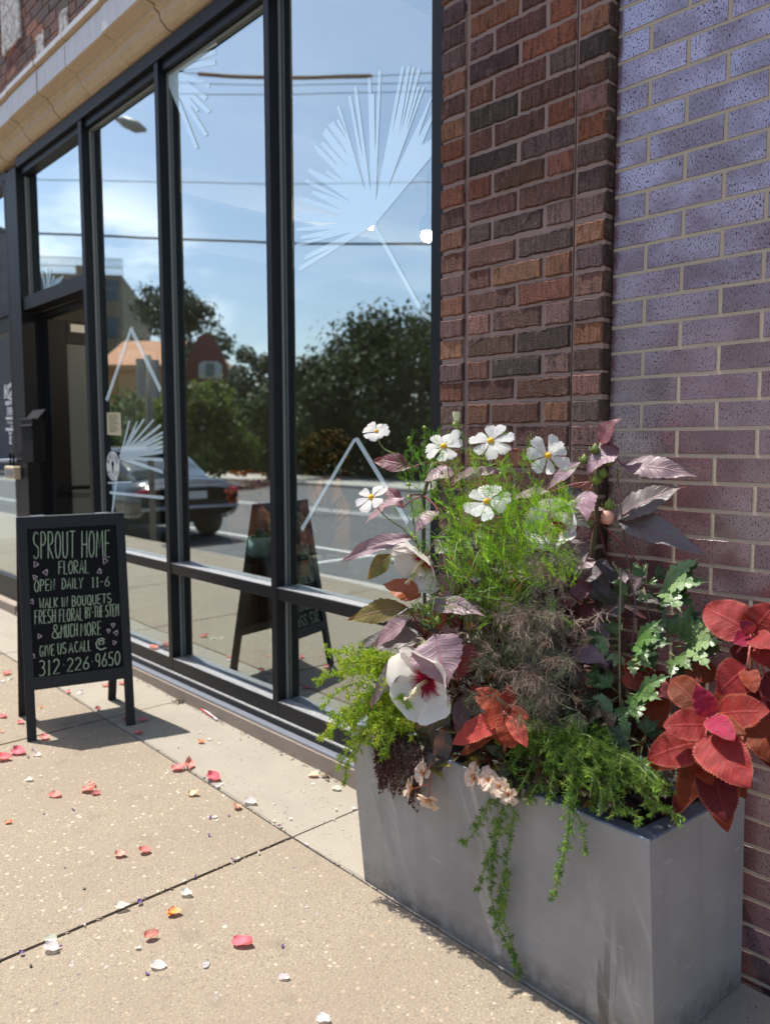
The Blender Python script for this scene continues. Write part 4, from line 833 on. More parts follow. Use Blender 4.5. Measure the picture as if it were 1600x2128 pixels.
for i in range(14000):
    x = rnd(-34, 4); p = V((x, -19.6+rnd(-.5, .5), rnd(0, 1.3+.25*math.sin(x*1.7)))); s = rnd(.08, .16); a1 = V((rnd(-1, 1), rnd(-1, 1), rnd(-1, 1))).normalized(); a2 = a1.orthogonal().normalized(); b.face([p-a1*s, p+a2*s*.6, p+a1*s, p-a2*s*.6], 0, jit((.045, .07, .022), .45, .1))
tag(b.build('hedge', M['foliage'], None, org=(-22, -19.6, 0)), 'long dark clipped hedge beyond the far pavement', 'hedge', kind='stuff')
# houses
def hs(p0, p1, s0, s1):                    # two mirror points as a facade line
    return rdist(*p0, s0), rdist(*p1, s1)
A, B = hs((372, 760), (487, 775), 43, 43); u = (B-A); u.z = 0; L = u.length; u /= L; nrm = V((u.y, -u.x, 0)); nrm = nrm if nrm.dot(V((1, 1, 0))) > 0 else -nrm
gh = thing('gabled_house', 'red brick house with a curved gable mirrored in the third pane', 'house', (A+B)/2*1.0); gz0 = -.1
top = rdist(425, 690, 43).z; sh = rdist(380, 775, 43).z
b = MB(); gab = [(0, 0), (L, 0), (L, sh), (L*.93, sh+.05), (L*.86, sh+(top-sh)*.28), (L*.78, sh+(top-sh)*.58), (L*.70, sh+(top-sh)*.70), (L*.66, sh+(top-sh)*.92), (L*.50, top+.1), (L*.34, sh+(top-sh)*.92), (L*.30, sh+(top-sh)*.70), (L*.22, sh+(top-sh)*.58), (L*.14, sh+(top-sh)*.28), (L*.07, sh+.05), (0, sh)]
A0 = V((A.x, A.y, -.1)); b.slab([A0+u*x+V((0, 0, z)) for x, z in gab], -nrm*-1, .4)
redb = plain('redbrick', (.20, .075, .06), .9, .2, 3); b.build('gable_wall', redb, gh)
b = MB(); b.hexa([A0+u*.05-nrm*.45, A0+u*(L-.05)-nrm*.45, A0+u*(L-.05)-nrm*9, A0+u*.05-nrm*9]+[q+V((0, 0, sh-.1)) for q in (A0+u*.05-nrm*.45, A0+u*(L-.05)-nrm*.45, A0+u*(L-.05)-nrm*9, A0+u*.05-nrm*9)]); b.build('wall', redb, gh)
b = MB(); r0, r1 = A0+u*(L/2)+V((0, 0, top-.5))-nrm*.45, A0+u*(L/2)+V((0, 0, top-.5))-nrm*9
for s_ in (-.3, L+.3): b.slab([A0+u*s_+V((0, 0, sh-.15))-nrm*.45, r0, r1, A0+u*s_+V((0, 0, sh-.15))-nrm*9], (0, 0, 1), .12)
b.build('roof', plain('tanroof', (.38, .22, .13), .8, .2, 4), gh)
for cx, cz, w_, h_ in ((.57, sh+(top-sh)*.12, 1.35, 1.0), (.9, sh-2.6, .9, 1.1), (.3, sh-2.8, 1.0, 1.2)):
    c0 = A0+u*(L*cx)+V((0, 0, cz))+nrm*.02; b = MB(); b.slab([c0-u*w_/2-V((0, 0, h_/2)), c0+u*w_/2-V((0, 0, h_/2)), c0+u*w_/2+V((0, 0, h_*.3)), c0+u*w_*.3+V((0, 0, h_/2)), c0-u*w_*.3+V((0, 0, h_/2)), c0-u*w_/2+V((0, 0, h_*.3))], nrm, .1)
    wd = b.build('window', plain('winframe', (.55, .55, .5), .6), gh); b = MB(); b.slab([c0-u*w_*.18-V((0, 0, h_*.38))+nrm*.03, c0+u*w_*.18-V((0, 0, h_*.38))+nrm*.03, c0+u*w_*.18+V((0, 0, h_*.38))+nrm*.03, c0-u*w_*.18+V((0, 0, h_*.38))+nrm*.03], nrm, .03); b.build('pane', M['gasket'], wd)
def block(name, label, p0, p1, s, ztop, mat, dep=8):
    A, B = hs(p0, p1, s, s); A.z = B.z = -.1; u = B-A; L = u.length; u /= L; nr = V((u.y, -u.x, 0)); nr = nr if nr.dot(V((1, 1, 0))) > 0 else -nr
    t = thing(name, label, 'building', (A+B)/2); H = rdist(*ztop, s).z+.1; b = MB(); q = [A, B, B-nr*dep, A-nr*dep]; b.hexa(q+[v+V((0, 0, H)) for v in q]); b.build('wall', mat, t); return t, A, u, nr, L, H
t, A, u, nr, L, H = block('apartment_building', 'tall tan apartment block with roof railings mirrored over the open door', (60, 600), (252, 600), 62, (150, 568), plain('tanwall', (.34, .25, .17), .9, .15, 2), 18)
for k in range(5):
    for j in range(5):
        c0 = A+u*(L*(.12+.19*k))+V((0, 0, 2+j*2.9))+nr*.03; b = MB(); b.slab([c0-u*.6-V((0, 0, .8)), c0+u*.6-V((0, 0, .8)), c0+u*.6+V((0, 0, .8)), c0-u*.6+V((0, 0, .8))], nr, .1); b.build('window', plain('win_dark', (.10, .12, .14), .2) if 'win_dark' not in M else M['win_dark'], t)
b = MB()
for k in range(34): p = A+u*(L*k/33)+V((0, 0, H))-nr*.3; b.tube([p, p+V((0, 0, 1.3))], .035, 4)
for zz_ in (.65, 1.3): b.tube([A+V((0, 0, H+zz_))-nr*.3, A+u*L+V((0, 0, H+zz_))-nr*.3], .035, 4)
b.tube([A+u*(L*.72)+V((0, 0, H)), A+u*(L*.72)+V((0, 0, H+2.2))], .08, 5); b.build('railing', M['gasket'], t)
b = MB(); q = [A+u*L*.55+nr*.02, A+u*L*.78+nr*.02, A+u*L*.78+nr*1.4, A+u*L*.55+nr*1.4]; b.hexa(q+[v+V((0, 0, H+.4)) for v in q]); b.build('stair_tower', plain('towerwall', (.36, .24, .14), .9), t)
t, A, u, nr, L, H = block('corner_shop', 'low orange brick shop with a tiled roof mirrored in the second pane', (222, 800), (345, 800), 38, (300, 760), plain('orangewall', (.42, .22, .09), .9, .15, 2), 7)
b = MB(); q = [A-u*.3+nr*.5+V((0, 0, H)), A+u*(L+.3)+nr*.5+V((0, 0, H)), A+u*(L+.3)-nr*5+V((0, 0, H+1.9)), A-u*.3-nr*5+V((0, 0, H+1.9))]; b.slab(q, (0, 0, 1), .25); b.build('roof', plain('orangeroof', (.40, .16, .06), .8, .2, 3), t)
b = MB(); q = [A+nr*.03+V((0, 0, 1)), A+u*L+nr*.03+V((0, 0, 1)), A+u*L+nr*.03+V((0, 0, 2.3)), A+nr*.03+V((0, 0, 2.3))]; b.slab(q, nr, .05); b.build('shop_window', M['win_dark'], t)
block('office_block', 'grey lavender block mirrored in the neighbouring shop window at the left edge', (-330, 600), (6, 600), 40, (-60, 470), plain('lavwall', (.16, .15, .165), .9, .15, 2), .5)
# street lamp and wires
hd = rdist(268, 258, 19); pb = rdist(196, 300, 19); lm = thing('street_lamp', 'street lamp with a flat grey cobra head mirrored high in the second pane', 'lamp', (pb.x, pb.y, -.2)); b = MB()
arm0 = rdist(203, 232, 19); b.tube([(pb.x, pb.y, -.2), (pb.x, pb.y, arm0.z-.3)], [.1, .06], 8); b.build('pole', M['alum'], lm, True); b = MB(); b.tube([(pb.x, pb.y, arm0.z-.35), arm0, rdist(243, 246, 19)], .035, 6); b.build('arm', M['alum'], lm, True)
b = MB(); h0, h1 = rdist(243, 246, 19), rdist(303, 270, 19); d_ = h1-h0; b.tube([h0, h0+d_*.2, h0+d_*.25, h0+d_*.7, h1], [.06, .12, .15, .17, .05], 8); b.build('head', plain('lamphead', (.22, .22, .2), .5), lm, True)
def wire(pts, r, label, mat='black', s=17, ext=2.2):
    P = [rdist(px, py, s) for px, py in pts]; d0, d1 = P[0]-P[1], P[-1]-P[-2]; P = [P[0]+d0.normalized()*9+V((0, 0, .25))]+P+[P[-1]+d1.normalized()*12+V((0, 0, .25))]
    b = MB(); b.tube(P, r, 5); tag(b.build('overhead_wire', M[mat], None, True, org=P[0]), label, 'wire', 'overhead wires')
wire([(60, 484), (200, 489), (340, 495), (480, 500), (640, 506), (900, 506)], .030, 'thickest of the overhead wires, mirrored across all panes at mid height')
wire([(60, 372), (340, 377), (560, 382), (900, 378)], .011, 'thin overhead wire mirrored alone below the top three')
wire([(200, 138), (360, 148), (480, 157), (570, 160), (660, 160), (770, 158), (910, 149)], .010, 'uppermost overhead wire, the one wrapped in a brown sleeve')
wire([(200, 165), (360, 171), (570, 176), (770, 174), (910, 170)], .010, 'overhead wire just under the sleeved one')
wire([(200, 190), (360, 194), (570, 196), (770, 192), (910, 188)], .010, 'third overhead wire from the top')
b = MB(); P = [rdist(px, py, 17) for px, py in ((412, 152.5), (480, 157), (570, 160), (660, 160), (772, 158))]; b.tube(P, .05, 8); tag(b.build('cable_sleeve', plain('sleeve', (.16, .07, .045), .7), None, True, org=P[0]), 'brown sleeve around the uppermost overhead wire', 'cable sleeve')
# signpost at the near kerb
bp = V((-8.55, -2.75, .0)); ps = thing('sign_post', 'grey steel signpost at the near kerb behind the parked car', 'sign post', (bp.x, bp.y, .01)); b = MB(); b.tube([(bp.x, bp.y, .0), (bp.x, bp.y, 2.5)], .045, 8); b.build('post', plain('postgrey', (.12, .11, .10), .6), ps, True)
b = MB(); b.box((bp.x-.03, bp.y-.16, 1.95), (bp.x+.0, bp.y+.16, 2.45), bev=.004); b.build('sign_plate', M['gasket'], ps)
# parked car
ck = V((-9.35, -3.78, -.17)); car = thing('parked_car', 'black sedan parked at the kerb, mirrored behind the lower panes', 'car', (ck.x-2.3, ck.y, ck.z))
def CP(l, wv, z): return V((ck.x-l, ck.y+wv, ck.z+z))       # l metres from the rear bumper
def loft(b, st, n=18, m=0, c=(1, 1, 1), e=.55):
    P = []
    for l, hw, z0, z1 in st:
        for k in range(n):
            a = 2*math.pi*k/n; ca, sa = math.cos(a), math.sin(a); P.append(CP(l, math.copysign(abs(ca)**e, ca)*hw, (z0+z1)/2+math.copysign(abs(sa)**e, sa)*(z1-z0)/2))
    b.mesh(P, [(i*n+k, i*n+(k+1) % n, (i+1)*n+(k+1) % n, (i+1)*n+k) for i in range(len(st)-1) for k in range(n)]+[tuple(range(n)), tuple((len(st)-1)*n+k for k in reversed(range(n)))], m, c)
carp = NT('carpaint').set(base=(.012, .013, .014), rough=.18, spec=.7, coat=.6).mat
b = MB(); loft(b, [(.0, .80, .42, .86), (.05, .86, .34, .96), (.4, .90, .28, 1.0), (1.2, .91, .24, .98), (2.5, .92, .22, .94), (3.5, .91, .22, .90), (4.2, .88, .26, .82), (4.55, .80, .3, .72), (4.64, .7, .36, .64)], 22); b.build('body', carp, car, True)
b = MB(); loft(b, [(.55, .62, .9, 1.0), (.8, .66, .9, 1.14), (1.3, .68, .88, 1.40), (1.9, .69, .88, 1.45), (2.5, .68, .88, 1.40), (3.0, .66, .88, 1.14), (3.3, .62, .88, .94)], 20, e=.4); b.build('cabin_glass', NT('carglass').set(base=(.03, .04, .045), rough=.05, spec=.8).mat, car, True)
b = MB(); loft(b, [(1.15, .60, 1.36, 1.40), (1.35, .64, 1.38, 1.445), (1.9, .65, 1.38, 1.475), (2.45, .64, 1.37, 1.43), (2.6, .6, 1.34, 1.39)], 16, e=.6); b.build('roof', carp, car, True)
for l in (.95, 3.72):
    for s_ in (-1, 1):
        b = MB(); b.lathe(CP(l, s_*.70, .33), [(.22, 0), (.31, 0.0), (.33, .03), (.33, .18), (.31, .215), (.22, .215)], 26, ax=(0, s_, 0)); w_ = b.build('wheel', plain('tyre', (.02, .02, .02), .8), car, True)
        b = MB(); b.lathe(CP(l, s_*.70, .33), [(.0, .20), (.05, .21), (.05, .19), (.20, .2), (.225, .218), (.225, .15)], 26, ax=(0, s_, 0))
        for k in range(7):
            a = k*.898; d = V((math.cos(a), 0, math.sin(a))); b.tube([CP(l, s_*.91, .33)+d*.04, CP(l, s_*.91, .33)+d*.21], .02, 5)
        b.build('rim', plain('rimgrey', (.35, .35, .36), .35, metal=.7), w_)
for s_ in (-1, 1): b = MB(); b.ball(CP(.06, s_*.66, .78), .15, 10, 0, (1, 1, 1), (.5, 1.4, .6)); b.build('tail_light', plain('tail', (.32, .01, .015), .2), car, True)
b = MB(); b.box(CP(.02, -.26, .68), CP(-.012, .26, .80)); b.build('number_plate', plain('plate', (.5, .5, .5), .5), car)
b = MB(); b.tube([CP(-.01, -.8, .56), CP(-.03, 0, .56), CP(-.01, .8, .56)], .03, 6); b.tube([CP(-.01, -.7, .88), CP(-.02, 0, .88), CP(-.01, .7, .88)], .012, 6); b.build('bumper_trim', M['alum'], car, True)
for s_ in (-1, 1):
    b = MB(); p = CP(2.75, s_*.98, .98); b.ball(p, .1, 8, 0, (1, 1, 1), (.7, 1, .7)); b.build('mirror', carp, car, True)

# ================================================================== PLANTS IN THE PLANTER
UPC = (V((.25, -.55, .80))).normalized()
PROF = dict(ovate=[(0, .03), (.08, .42), (.2, .82), (.34, 1), (.5, .93), (.68, .66), (.84, .34), (.94, .12), (1, .005)], lance=[(0, .05), (.12, .5), (.3, .95), (.42, 1), (.6, .82), (.78, .5), (.92, .2), (1, .01)],
            coleus=[(0, .22), (.05, .62), (.15, .92), (.30, 1), (.50, .97), (.68, .80), (.83, .54), (.94, .25), (1, .02)], petal=[(0, .12), (.2, .35), (.45, .72), (.7, .97), (.86, 1), (.95, .9), (1, .72)], hib=[(0, .10), (.2, .42), (.45, .86), (.68, 1.0), (.85, .95), (.95, .75), (1, .5)])
def interp(pr, t):
    for (a, x), (b_, y) in zip(pr, pr[1:]):
        if t <= b_: return x+(y-x)*(t-a)/(b_-a)
    return pr[-1][1]
def leaf(mb, base, tip, w, nrm, prof='ovate', c=(1, 1, 1), fold=.25, curl=.12, n=12, m=6, serr=0.0, teeth=9, wavy=.0, twist=0.0, droop=0.0, mat=0, notch=0.0):
    base, tip = V(base), V(tip); ax = tip-base; L = ax.length; ax.normalize(); nrm = V(nrm); nrm = (nrm-ax*nrm.dot(ax)).normalized(); sd = ax.cross(nrm); pr = PROF[prof]; P = []; uv = []; ph = rnd(0, 6.28)
    for i in range(n+1):
        t = i/n; hw = interp(pr, t)*w/2; hw *= 1+((serr if i % 2 else -serr) if 0 < i < n else 0); an = twist*t; s2 = sd*math.cos(an)+nrm*math.sin(an); n2 = nrm*math.cos(an)-sd*math.sin(an)
        ctr = base+ax*L*t+nrm*(curl*L*math.sin(math.pi*t)-droop*L*t*t)
        for j in range(m+1):
            u = 2*j/m-1; back = notch*L*(.5-.5*math.cos(u*9.42))*max(0, t-.8)/.2 if notch else 0
            P.append(ctr+s2*u*hw+n2*(fold*abs(u)*hw+wavy*w*math.sin(ph+t*9+u*2.2)*abs(u)+.012*L*math.sin(ph*2+t*22)*(.3+.7*abs(u)))-ax*back); uv.append((j/m, t))
    mb.mesh(P, [(i*(m+1)+j, (i+1)*(m+1)+j, (i+1)*(m+1)+j+1, i*(m+1)+j+1) for i in range(n) for j in range(m)], mat, c, uv)
def pln(px, wpx, y): return wpx/FPX*(at(px[0], px[1], y)-CAM).dot(_f)
def strand(mb, pts, r, c, n=4): mb.tube(pts, r, n, 0, c, cap=False)
def bez(a, b_, c, n=8): return [a*(1-t)*(1-t)+b_*2*t*(1-t)+c*t*t for t in [i/n for i in range(n+1)]]
def needle(mb, p, d, L, wd, c):
    s = d.cross((CAM-p).normalized()+V((rnd(-.5, .5), rnd(-.5, .5), rnd(-.5, .5)))); s = s.normalized()*wd/2 if s.length > 1e-4 else V((wd/2, 0, 0)); q = p+d*L; mid = p+d*L*.55+V((rnd(-1, 1), rnd(-1, 1), rnd(-1, 1)))*L*.05
    b = len(mb.v); mb.v += [tuple(p-s*.6), tuple(p+s*.6), tuple(mid+s), tuple(mid-s), tuple(q)]; mb.f += [(b, b+1, b+2, b+3), (b+3, b+2, b+4)]; mb.m += [0, 0]; mb.c += [c, c]; mb.uv += [None, None]
def rdir(): return V((random.gauss(0, 1), random.gauss(0, 1), random.gauss(0, 1))).normalized()
SOIL = .46

# ---- hibiscus: dark leaves, big white flowers with a red eye
random.seed(12)
hb = thing('hibiscus', 'tall hibiscus with dusky purple leaves and big white red eyed flowers in the planter', 'flowering plant', (-.28, -.24, SOIL))
MAUVE = (.30, .20, .225); GREY = (.17, .155, .155); DKG = (.035, .06, .035); MAR = (.13, .035, .045); OLV = (.16, .13, .015); ORG_ = (.36, .085, .02); BLU = (.05, .065, .065)  # MAUVE has the sun sheen painted in, OLV and ORG_ the light from behind
HL = [ # base px, tip px, width px, y0, y1, colour, tilt
((858,972),(773,955),36,-.33,-.37,MAR,0),((945,980),(881,1000),40,-.34,-.40,MAUVE,1),((935,1004),(1034,968),30,-.33,-.38,MAUVE,1),((842,1033),(754,1092),26,-.38,-.44,MAUVE,1),((912,1062),(858,1112),44,-.36,-.42,MAUVE,1),((862,1116),(706,1166),36,-.36,-.47,MAUVE,2),
((815,1152),(761,1204),34,-.38,-.42,(.12,.16,.03),0),((873,1240),(795,1213),42,-.38,-.43,ORG_,0),((846,1262),(722,1289),44,-.40,-.47,OLV,0),((886,1256),(1003,1272),44,-.40,-.43,MAUVE,2),((852,1287),(772,1344),38,-.43,-.48,MAUVE,2),((868,1323),(738,1340),54,-.40,-.46,GREY,2),
((905,1318),(930,1428),100,-.46,-.50,MAUVE,3),((864,1355),(768,1474),40,-.47,-.51,GREY,2),((928,1455),(868,1566),64,-.42,-.44,DKG,0),((930,1505),(907,1614),34,-.43,-.45,BLU,0),((900,1270),(916,1308),40,-.37,-.40,ORG_,0),((882,1180),(840,1215),34,-.36,-.38,ORG_,0),
((1246,928),(1289,864),50,-.17,-.16,MAR,3),((1286,934),(1216,980),56,-.16,-.22,MAUVE,3),((1293,967),(1449,984),46,-.15,-.13,MAUVE,1),((1226,1020),(1198,1106),68,-.20,-.26,MAUVE,3),((1205,1014),(1172,1060),40,-.2,-.24,BLU,0),((1279,1078),(1422,1011),62,-.15,-.09,GREY,2),((1280,1080),(1469,1152),54,-.15,-.12,GREY,2),
((1208,960),(1133,1018),30,-.18,-.22,MAUVE,1),((1224,1118),(1140,1252),92,-.24,-.30,GREY,3),((1144,1022),(1056,1036),26,-.2,-.24,MAUVE,2),((1345,1190),(1295,1240),36,-.12,-.12,GREY,1),((1190,1210),(1140,1290),70,-.18,-.22,DKG,0),((1260,1160),(1230,1250),60,-.14,-.18,BLU,0),((1300,1240),(1390,1255),30,-.10,-.10,DKG,1),((1310,1200),(1235,1215),46,-.12,-.15,GREY,2),
((985,1340),(950,1415),44,-.38,-.42,(.30,.05,.04),0),((966,1440),(955,1540),34,-.40,-.43,(.10,.07,.09),0),((835,1055),(800,1010),30,-.32,-.30,MAR,0),((1090,1060),(1130,1120),50,-.24,-.22,GREY,2),((905,1120),(960,1150),44,-.26,-.25,DKG,0),((1000,1180),(1060,1230),60,-.2,-.2,DKG,0)]
b = MB(); st = MB()
def hstem(pts, r=.004, c=(.14, .03, .03)): st.tube([V(p) for p in pts], r, 6, 0, c)
main = [((905, 1500), -.28), ((885, 1330), -.34), ((880, 1180), -.30), ((880, 1030), -.30), ((900, 960), -.28)]
main2 = [((1180, 1480), -.2), ((1215, 1250), -.16), ((1240, 1080), -.16), ((1238, 1000), -.17), ((1250, 920), -.17)]
for mm, r in ((main, .006), (main2, .006)): hstem([at(p[0], p[1], y) for p, y in mm], r, (.10, .09, .035))
for (bp_, tp_, wpx, y0, y1, c, tl) in HL:
    a, d = at(bp_[0], bp_[1], y0), at(tp_[0], tp_[1], y1); nr = (UPC*(.6+.35*tl)+(CAM-a).normalized()*(.9 if tl != 1 else .45)+V((-.25*tl, 0, .2*tl))).normalized()
    n_ = 20 if wpx > 30 else 14; leaf(b, a, d, pln(bp_, wpx*1.18, y0), nr+V((rnd(-.15, .15), rnd(-.15, .15), 0)), 'ovate' if wpx > 40 else 'lance', jit(c, .12, .06), rnd(.1, .35), rnd(.03, .10), n_, 8, .05, 8, .05, rnd(-.35, .35), rnd(0, .10))
    src = min([at(p[0], p[1], y) for mm in (main, main2) for p, y in mm], key=lambda q: (q-a).length); q = src.lerp(a, .5); q.z += .01; hstem(bez(src, q, a, 5), .0022, jit((.20, .03, .035), .3))
for i in range(80):
    px, py = random.choice([(rnd(840, 1000), rnd(1060, 1330)), (rnd(1120, 1300), rnd(1060, 1330)), (rnd(1100, 1200), rnd(1120, 1290)), (rnd(1130, 1260), rnd(1180, 1420))]); y0 = rnd(-.30, -.13); a = at(px, py, y0); d = a+V((rnd(-1, 1), rnd(-1, .1), rnd(-.9, .3))).normalized()*rnd(.06, .12)
    leaf(b, a, d, rnd(.04, .075), (UPC+(CAM-a).normalized()*.5+rdir()*.4), 'ovate', jit(random.choice([MAR, GREY, DKG, (.10, .05, .055), BLU, MAUVE]), .2), .2, .08, 12, 6, .04, 9, .04, rnd(-.3, .3), .08)
b.build('leaf_blades', M['hibleaf'], hb, True)
# buds
for px, py, y, s in ((1237, 935, -.19, 1), (1265, 958, -.18, 1.1), (1214, 956, -.2, .9), (1240, 998, -.2, 1.1), (1253, 985, -.2, 1), (1266, 1052, -.19, 1.2), (882, 1345, -.47, 1.1), (910, 1290, -.45, .9), (892, 1262, -.45, .9), (1224, 1090, -.2, 1)):
    o = at(px, py, y); r = .011*s; st.lathe(o-V((0, 0, r)), [(r*.3, 0), (r*.95, r*.6), (r, r*1.2), (r*.5, r*2.1), (.0005, r*2.7)], 8, 0, jit((.16, .22, .03), .2))
    for k in range(8):
        a = k*.785; st.tube([o-V((0, 0, r)), o+V((math.cos(a)*r*1.4, math.sin(a)*r*1.4, -r*.2)), o+V((math.cos(a)*r*1.5, math.sin(a)*r*1.5, r*.9))], [.0014, .0012, .0004], 3, 0, jit((.14, .2, .03), .2))
for px, py, y in ((888, 1275, -.45), (905, 1285, -.45), (870, 1270, -.45), (893, 1300, -.45)):
    for k in range(16):
        o = at(px, py, y)+rdir()*.012; leaf(b, o, o+V((rnd(-.6, .6), rnd(-.6, .2), rnd(.2, 1))).normalized()*rnd(.014, .03), .005, rdir(), 'lance', (1, 1, 1), .2, .1, 4, 2) if False else needle(st, o, V((rnd(-.8, .8), rnd(-.8, .2), rnd(.1, 1))).normalized(), rnd(.015, .03), .005, jit((.16, .24, .04), .25))
st.build('stems', M['stem'], hb, True)
b = MB(); o = at(1262, 1075, -.2); b.ball(o, .017, 10, 0, (.80, .40, .28), (1, 1, 1.15)); b.build('bud', M['ceramic'], hb, True)
def hflower(o, face, R, c, closed=0.0, label=None, skip=(), n0=0):
    f = MB(); face = face.normalized(); a = face.cross(V((0, 0, 1))).normalized(); u = a.cross(face).normalized()
    for k in range(5):
        if k in skip: continue
        th = 2*math.pi*k/5+n0; d = a*math.cos(th)+u*math.sin(th); tip = o+d*R+face*(.30+closed)*R; leaf(f, o-face*.14*R, tip, R*1.22, face-d*.45, 'hib', jit(c, .04, .02), .05, -.06, 16, 10, .02, 9, .05, rnd(.05, .15), -.05, notch=0)
    ob = f.build('flower', M['hibpetal'], hb, True)
    g = MB(); e = o+face*R*.62+V((0, 0, -.02)); g.tube([o-face*.1*R, o+face*R*.3, e], [.006, .005, .0035], 8, 0, (.75, .66, .40))
    for k in range(60):
        t = rnd(.35, 1.0); p = o.lerp(e, t)+rdir()*.009; g.ball(p, .0026, 5, 0, (.80, .68, .36))
    for k in range(5): g.tube([e, e+face*.012+rdir()*.010], .0012, 4, 0, (.8, .7, .45)); 
    g.build('stamen', M['painted'], ob, True); return ob
hflower(at(882, 1418, -.485), V((.12, -.95, -.12)), .104, (.80, .76, .72), .0, n0=.35)
hflower(at(880, 1165, -.39), V((-.1, -.75, -.45)), .085, (.74, .70, .66), .15, n0=.9)
hflower(at(1152, 1096, -.27), V((.15, -.8, .35)), .070, (.80, .77, .74), .1, n0=.2)
b = MB(); random.seed(77)          # low leaves that fill the planter
for i in range(420):
    o = V((rnd(-.54, .36), rnd(-.36, -.08), rnd(.47, .72))) if i < 270 else V((random.gauss(-.16, .14), rnd(-.28, -.10), rnd(.6, .98))); d = V((rnd(-1, 1), rnd(-1, .4), rnd(-.3, .7))).normalized(); leaf(b, o, o+d*rnd(.06, .11), rnd(.03, .055), UPC+rdir()*.6, 'ovate', jit(random.choice([(.03, .05, .025), (.025, .04, .03), (.04, .05, .02), (.06, .03, .03)]), .3), .2, .1, 5, 2)
for i in range(90):
    o = V((rnd(-.50, .30), rnd(-.42, -.36), rnd(.48, .56))); d = V((rnd(-1, 1), rnd(-1, .1), rnd(-.3, .5))).normalized(); leaf(b, o, o+d*rnd(.05, .08), rnd(.025, .045), UPC+rdir()*.6, 'ovate', jit(random.choice([(.035, .07, .02), (.05, .10, .025), (.03, .05, .025)]), .3), .2, .1, 5, 2)
b.build('low_foliage', M['hibleaf'], hb, True)

# ---- cosmos: white flowers on fine feathery foliage
random.seed(19)
cs = thing('cosmos', 'white cosmos with yellow eyes and feathery bright green foliage in the planter', 'flowering plant', (-.22, -.26, SOIL)); st = MB(); fo = MB()
LG = [(.17, .36, .025), (.22, .43, .03), (.11, .26, .025), (.28, .46, .04)]
def feathery(p, d, L, c, k=9):
    e = p+d*L; ax = (e-p); s1 = ax.cross(rdir()).normalized()
    needle(fo, p, d, L, .0018, c)
    for i in range(k):
        q = p+ax*(.25+.75*i/k); sg_ = 1 if i % 2 else -1; dd = (d*.75+s1*sg_*.8+rdir()*.25).normalized(); needle(fo, q, dd, L*rnd(.25, .5), .0016, jit(c, .15))
def cosmos(px, py, y, R, face, foot, fy, label=None, npet=8, bend=(0, 0)):
    o = at(px, py, y); face = V(face).normalized(); a = face.cross(V((0, 0, 1))).normalized(); u = a.cross(face).normalized(); f = MB(); ph = rnd(0, 1)
    for k in range(npet):
        th = 2*math.pi*k/npet+ph+rnd(-.10, .10); d = a*math.cos(th)+u*math.sin(th); rr = R*rnd(.88, 1.14); leaf(f, o+d*R*.10, o+d*rr+face*R*rnd(-.10, .22), rr*rnd(.50, .64), face+d*rnd(-.2, .2), 'petal', jit((.92, .91, .89), .02, .01), rnd(-.12, .18), rnd(-.03, .10), 10, 8, 0, 9, .03, rnd(-.25, .25), rnd(-.1, .14), notch=.09)
    fl = f.build('flower', M['petal'], cs, True); g = MB(); cR = R*.16; g.ball(o+face*.002, cR, 10, 0, (1, 1, 1), (1, 1, .9))
    for k in range(46): g.ball(o+(face*rnd(.15, 1)+rdir()*.8).normalized()*cR, cR*.16, 5)
    g.build('flower_centre', M['pollen'], fl, True)
    for k in range(8): th = k*.785; d = a*math.cos(th)+u*math.sin(th); needle(st, o-face*.004, (d-face*.5).normalized(), R*.35, .004, (.12, .2, .04))
    F_ = at(foot[0], foot[1], fy); m = (o+F_)/2+V((bend[0], 0, bend[1])); st.tube(bez(o-face*.006, o-face*.05+V((bend[0], 0, -.02)), m, 6)+bez(m, m.lerp(F_, .5)+V((0, 0, -.01)), F_, 4)[1:], .0019, 5, 0, (.15, .21, .05))
tc_ = lambda px, py, y: (CAM-at(px, py, y)).normalized()
cosmos(922, 928, -.40, .0545, tc_(922, 928, -.4)+V((-.05, 0, .25))+V((-.36, 0, .46)), (950, 1160), -.30)
cosmos(1020, 917, -.36, .0560, tc_(1020, 917, -.36)+V((.1, 0, .3))+V((-.36, 0, .46)), (1010, 1180), -.26)
cosmos(1012, 1043, -.44, .0560, tc_(1012, 1043, -.44)+V((0, 0, .1))+V((-.36, 0, .46)), (1020, 1240), -.3)
cosmos(772, 1034, -.46, .0550, tc_(772, 1034, -.46)+V((-.25, 0, .1))+V((-.36, 0, .46)), (900, 1160), -.32, npet=6)
cosmos(782, 897, -.42, .0380, tc_(782, 897, -.42)+V((-.3, 0, .85)), (856, 985), -.34)
cosmos(1138, 947, -.34, .0540, tc_(1138, 947, -.34)*.45+V((.85, -.3, .3)), (1080, 1150), -.24, npet=7)
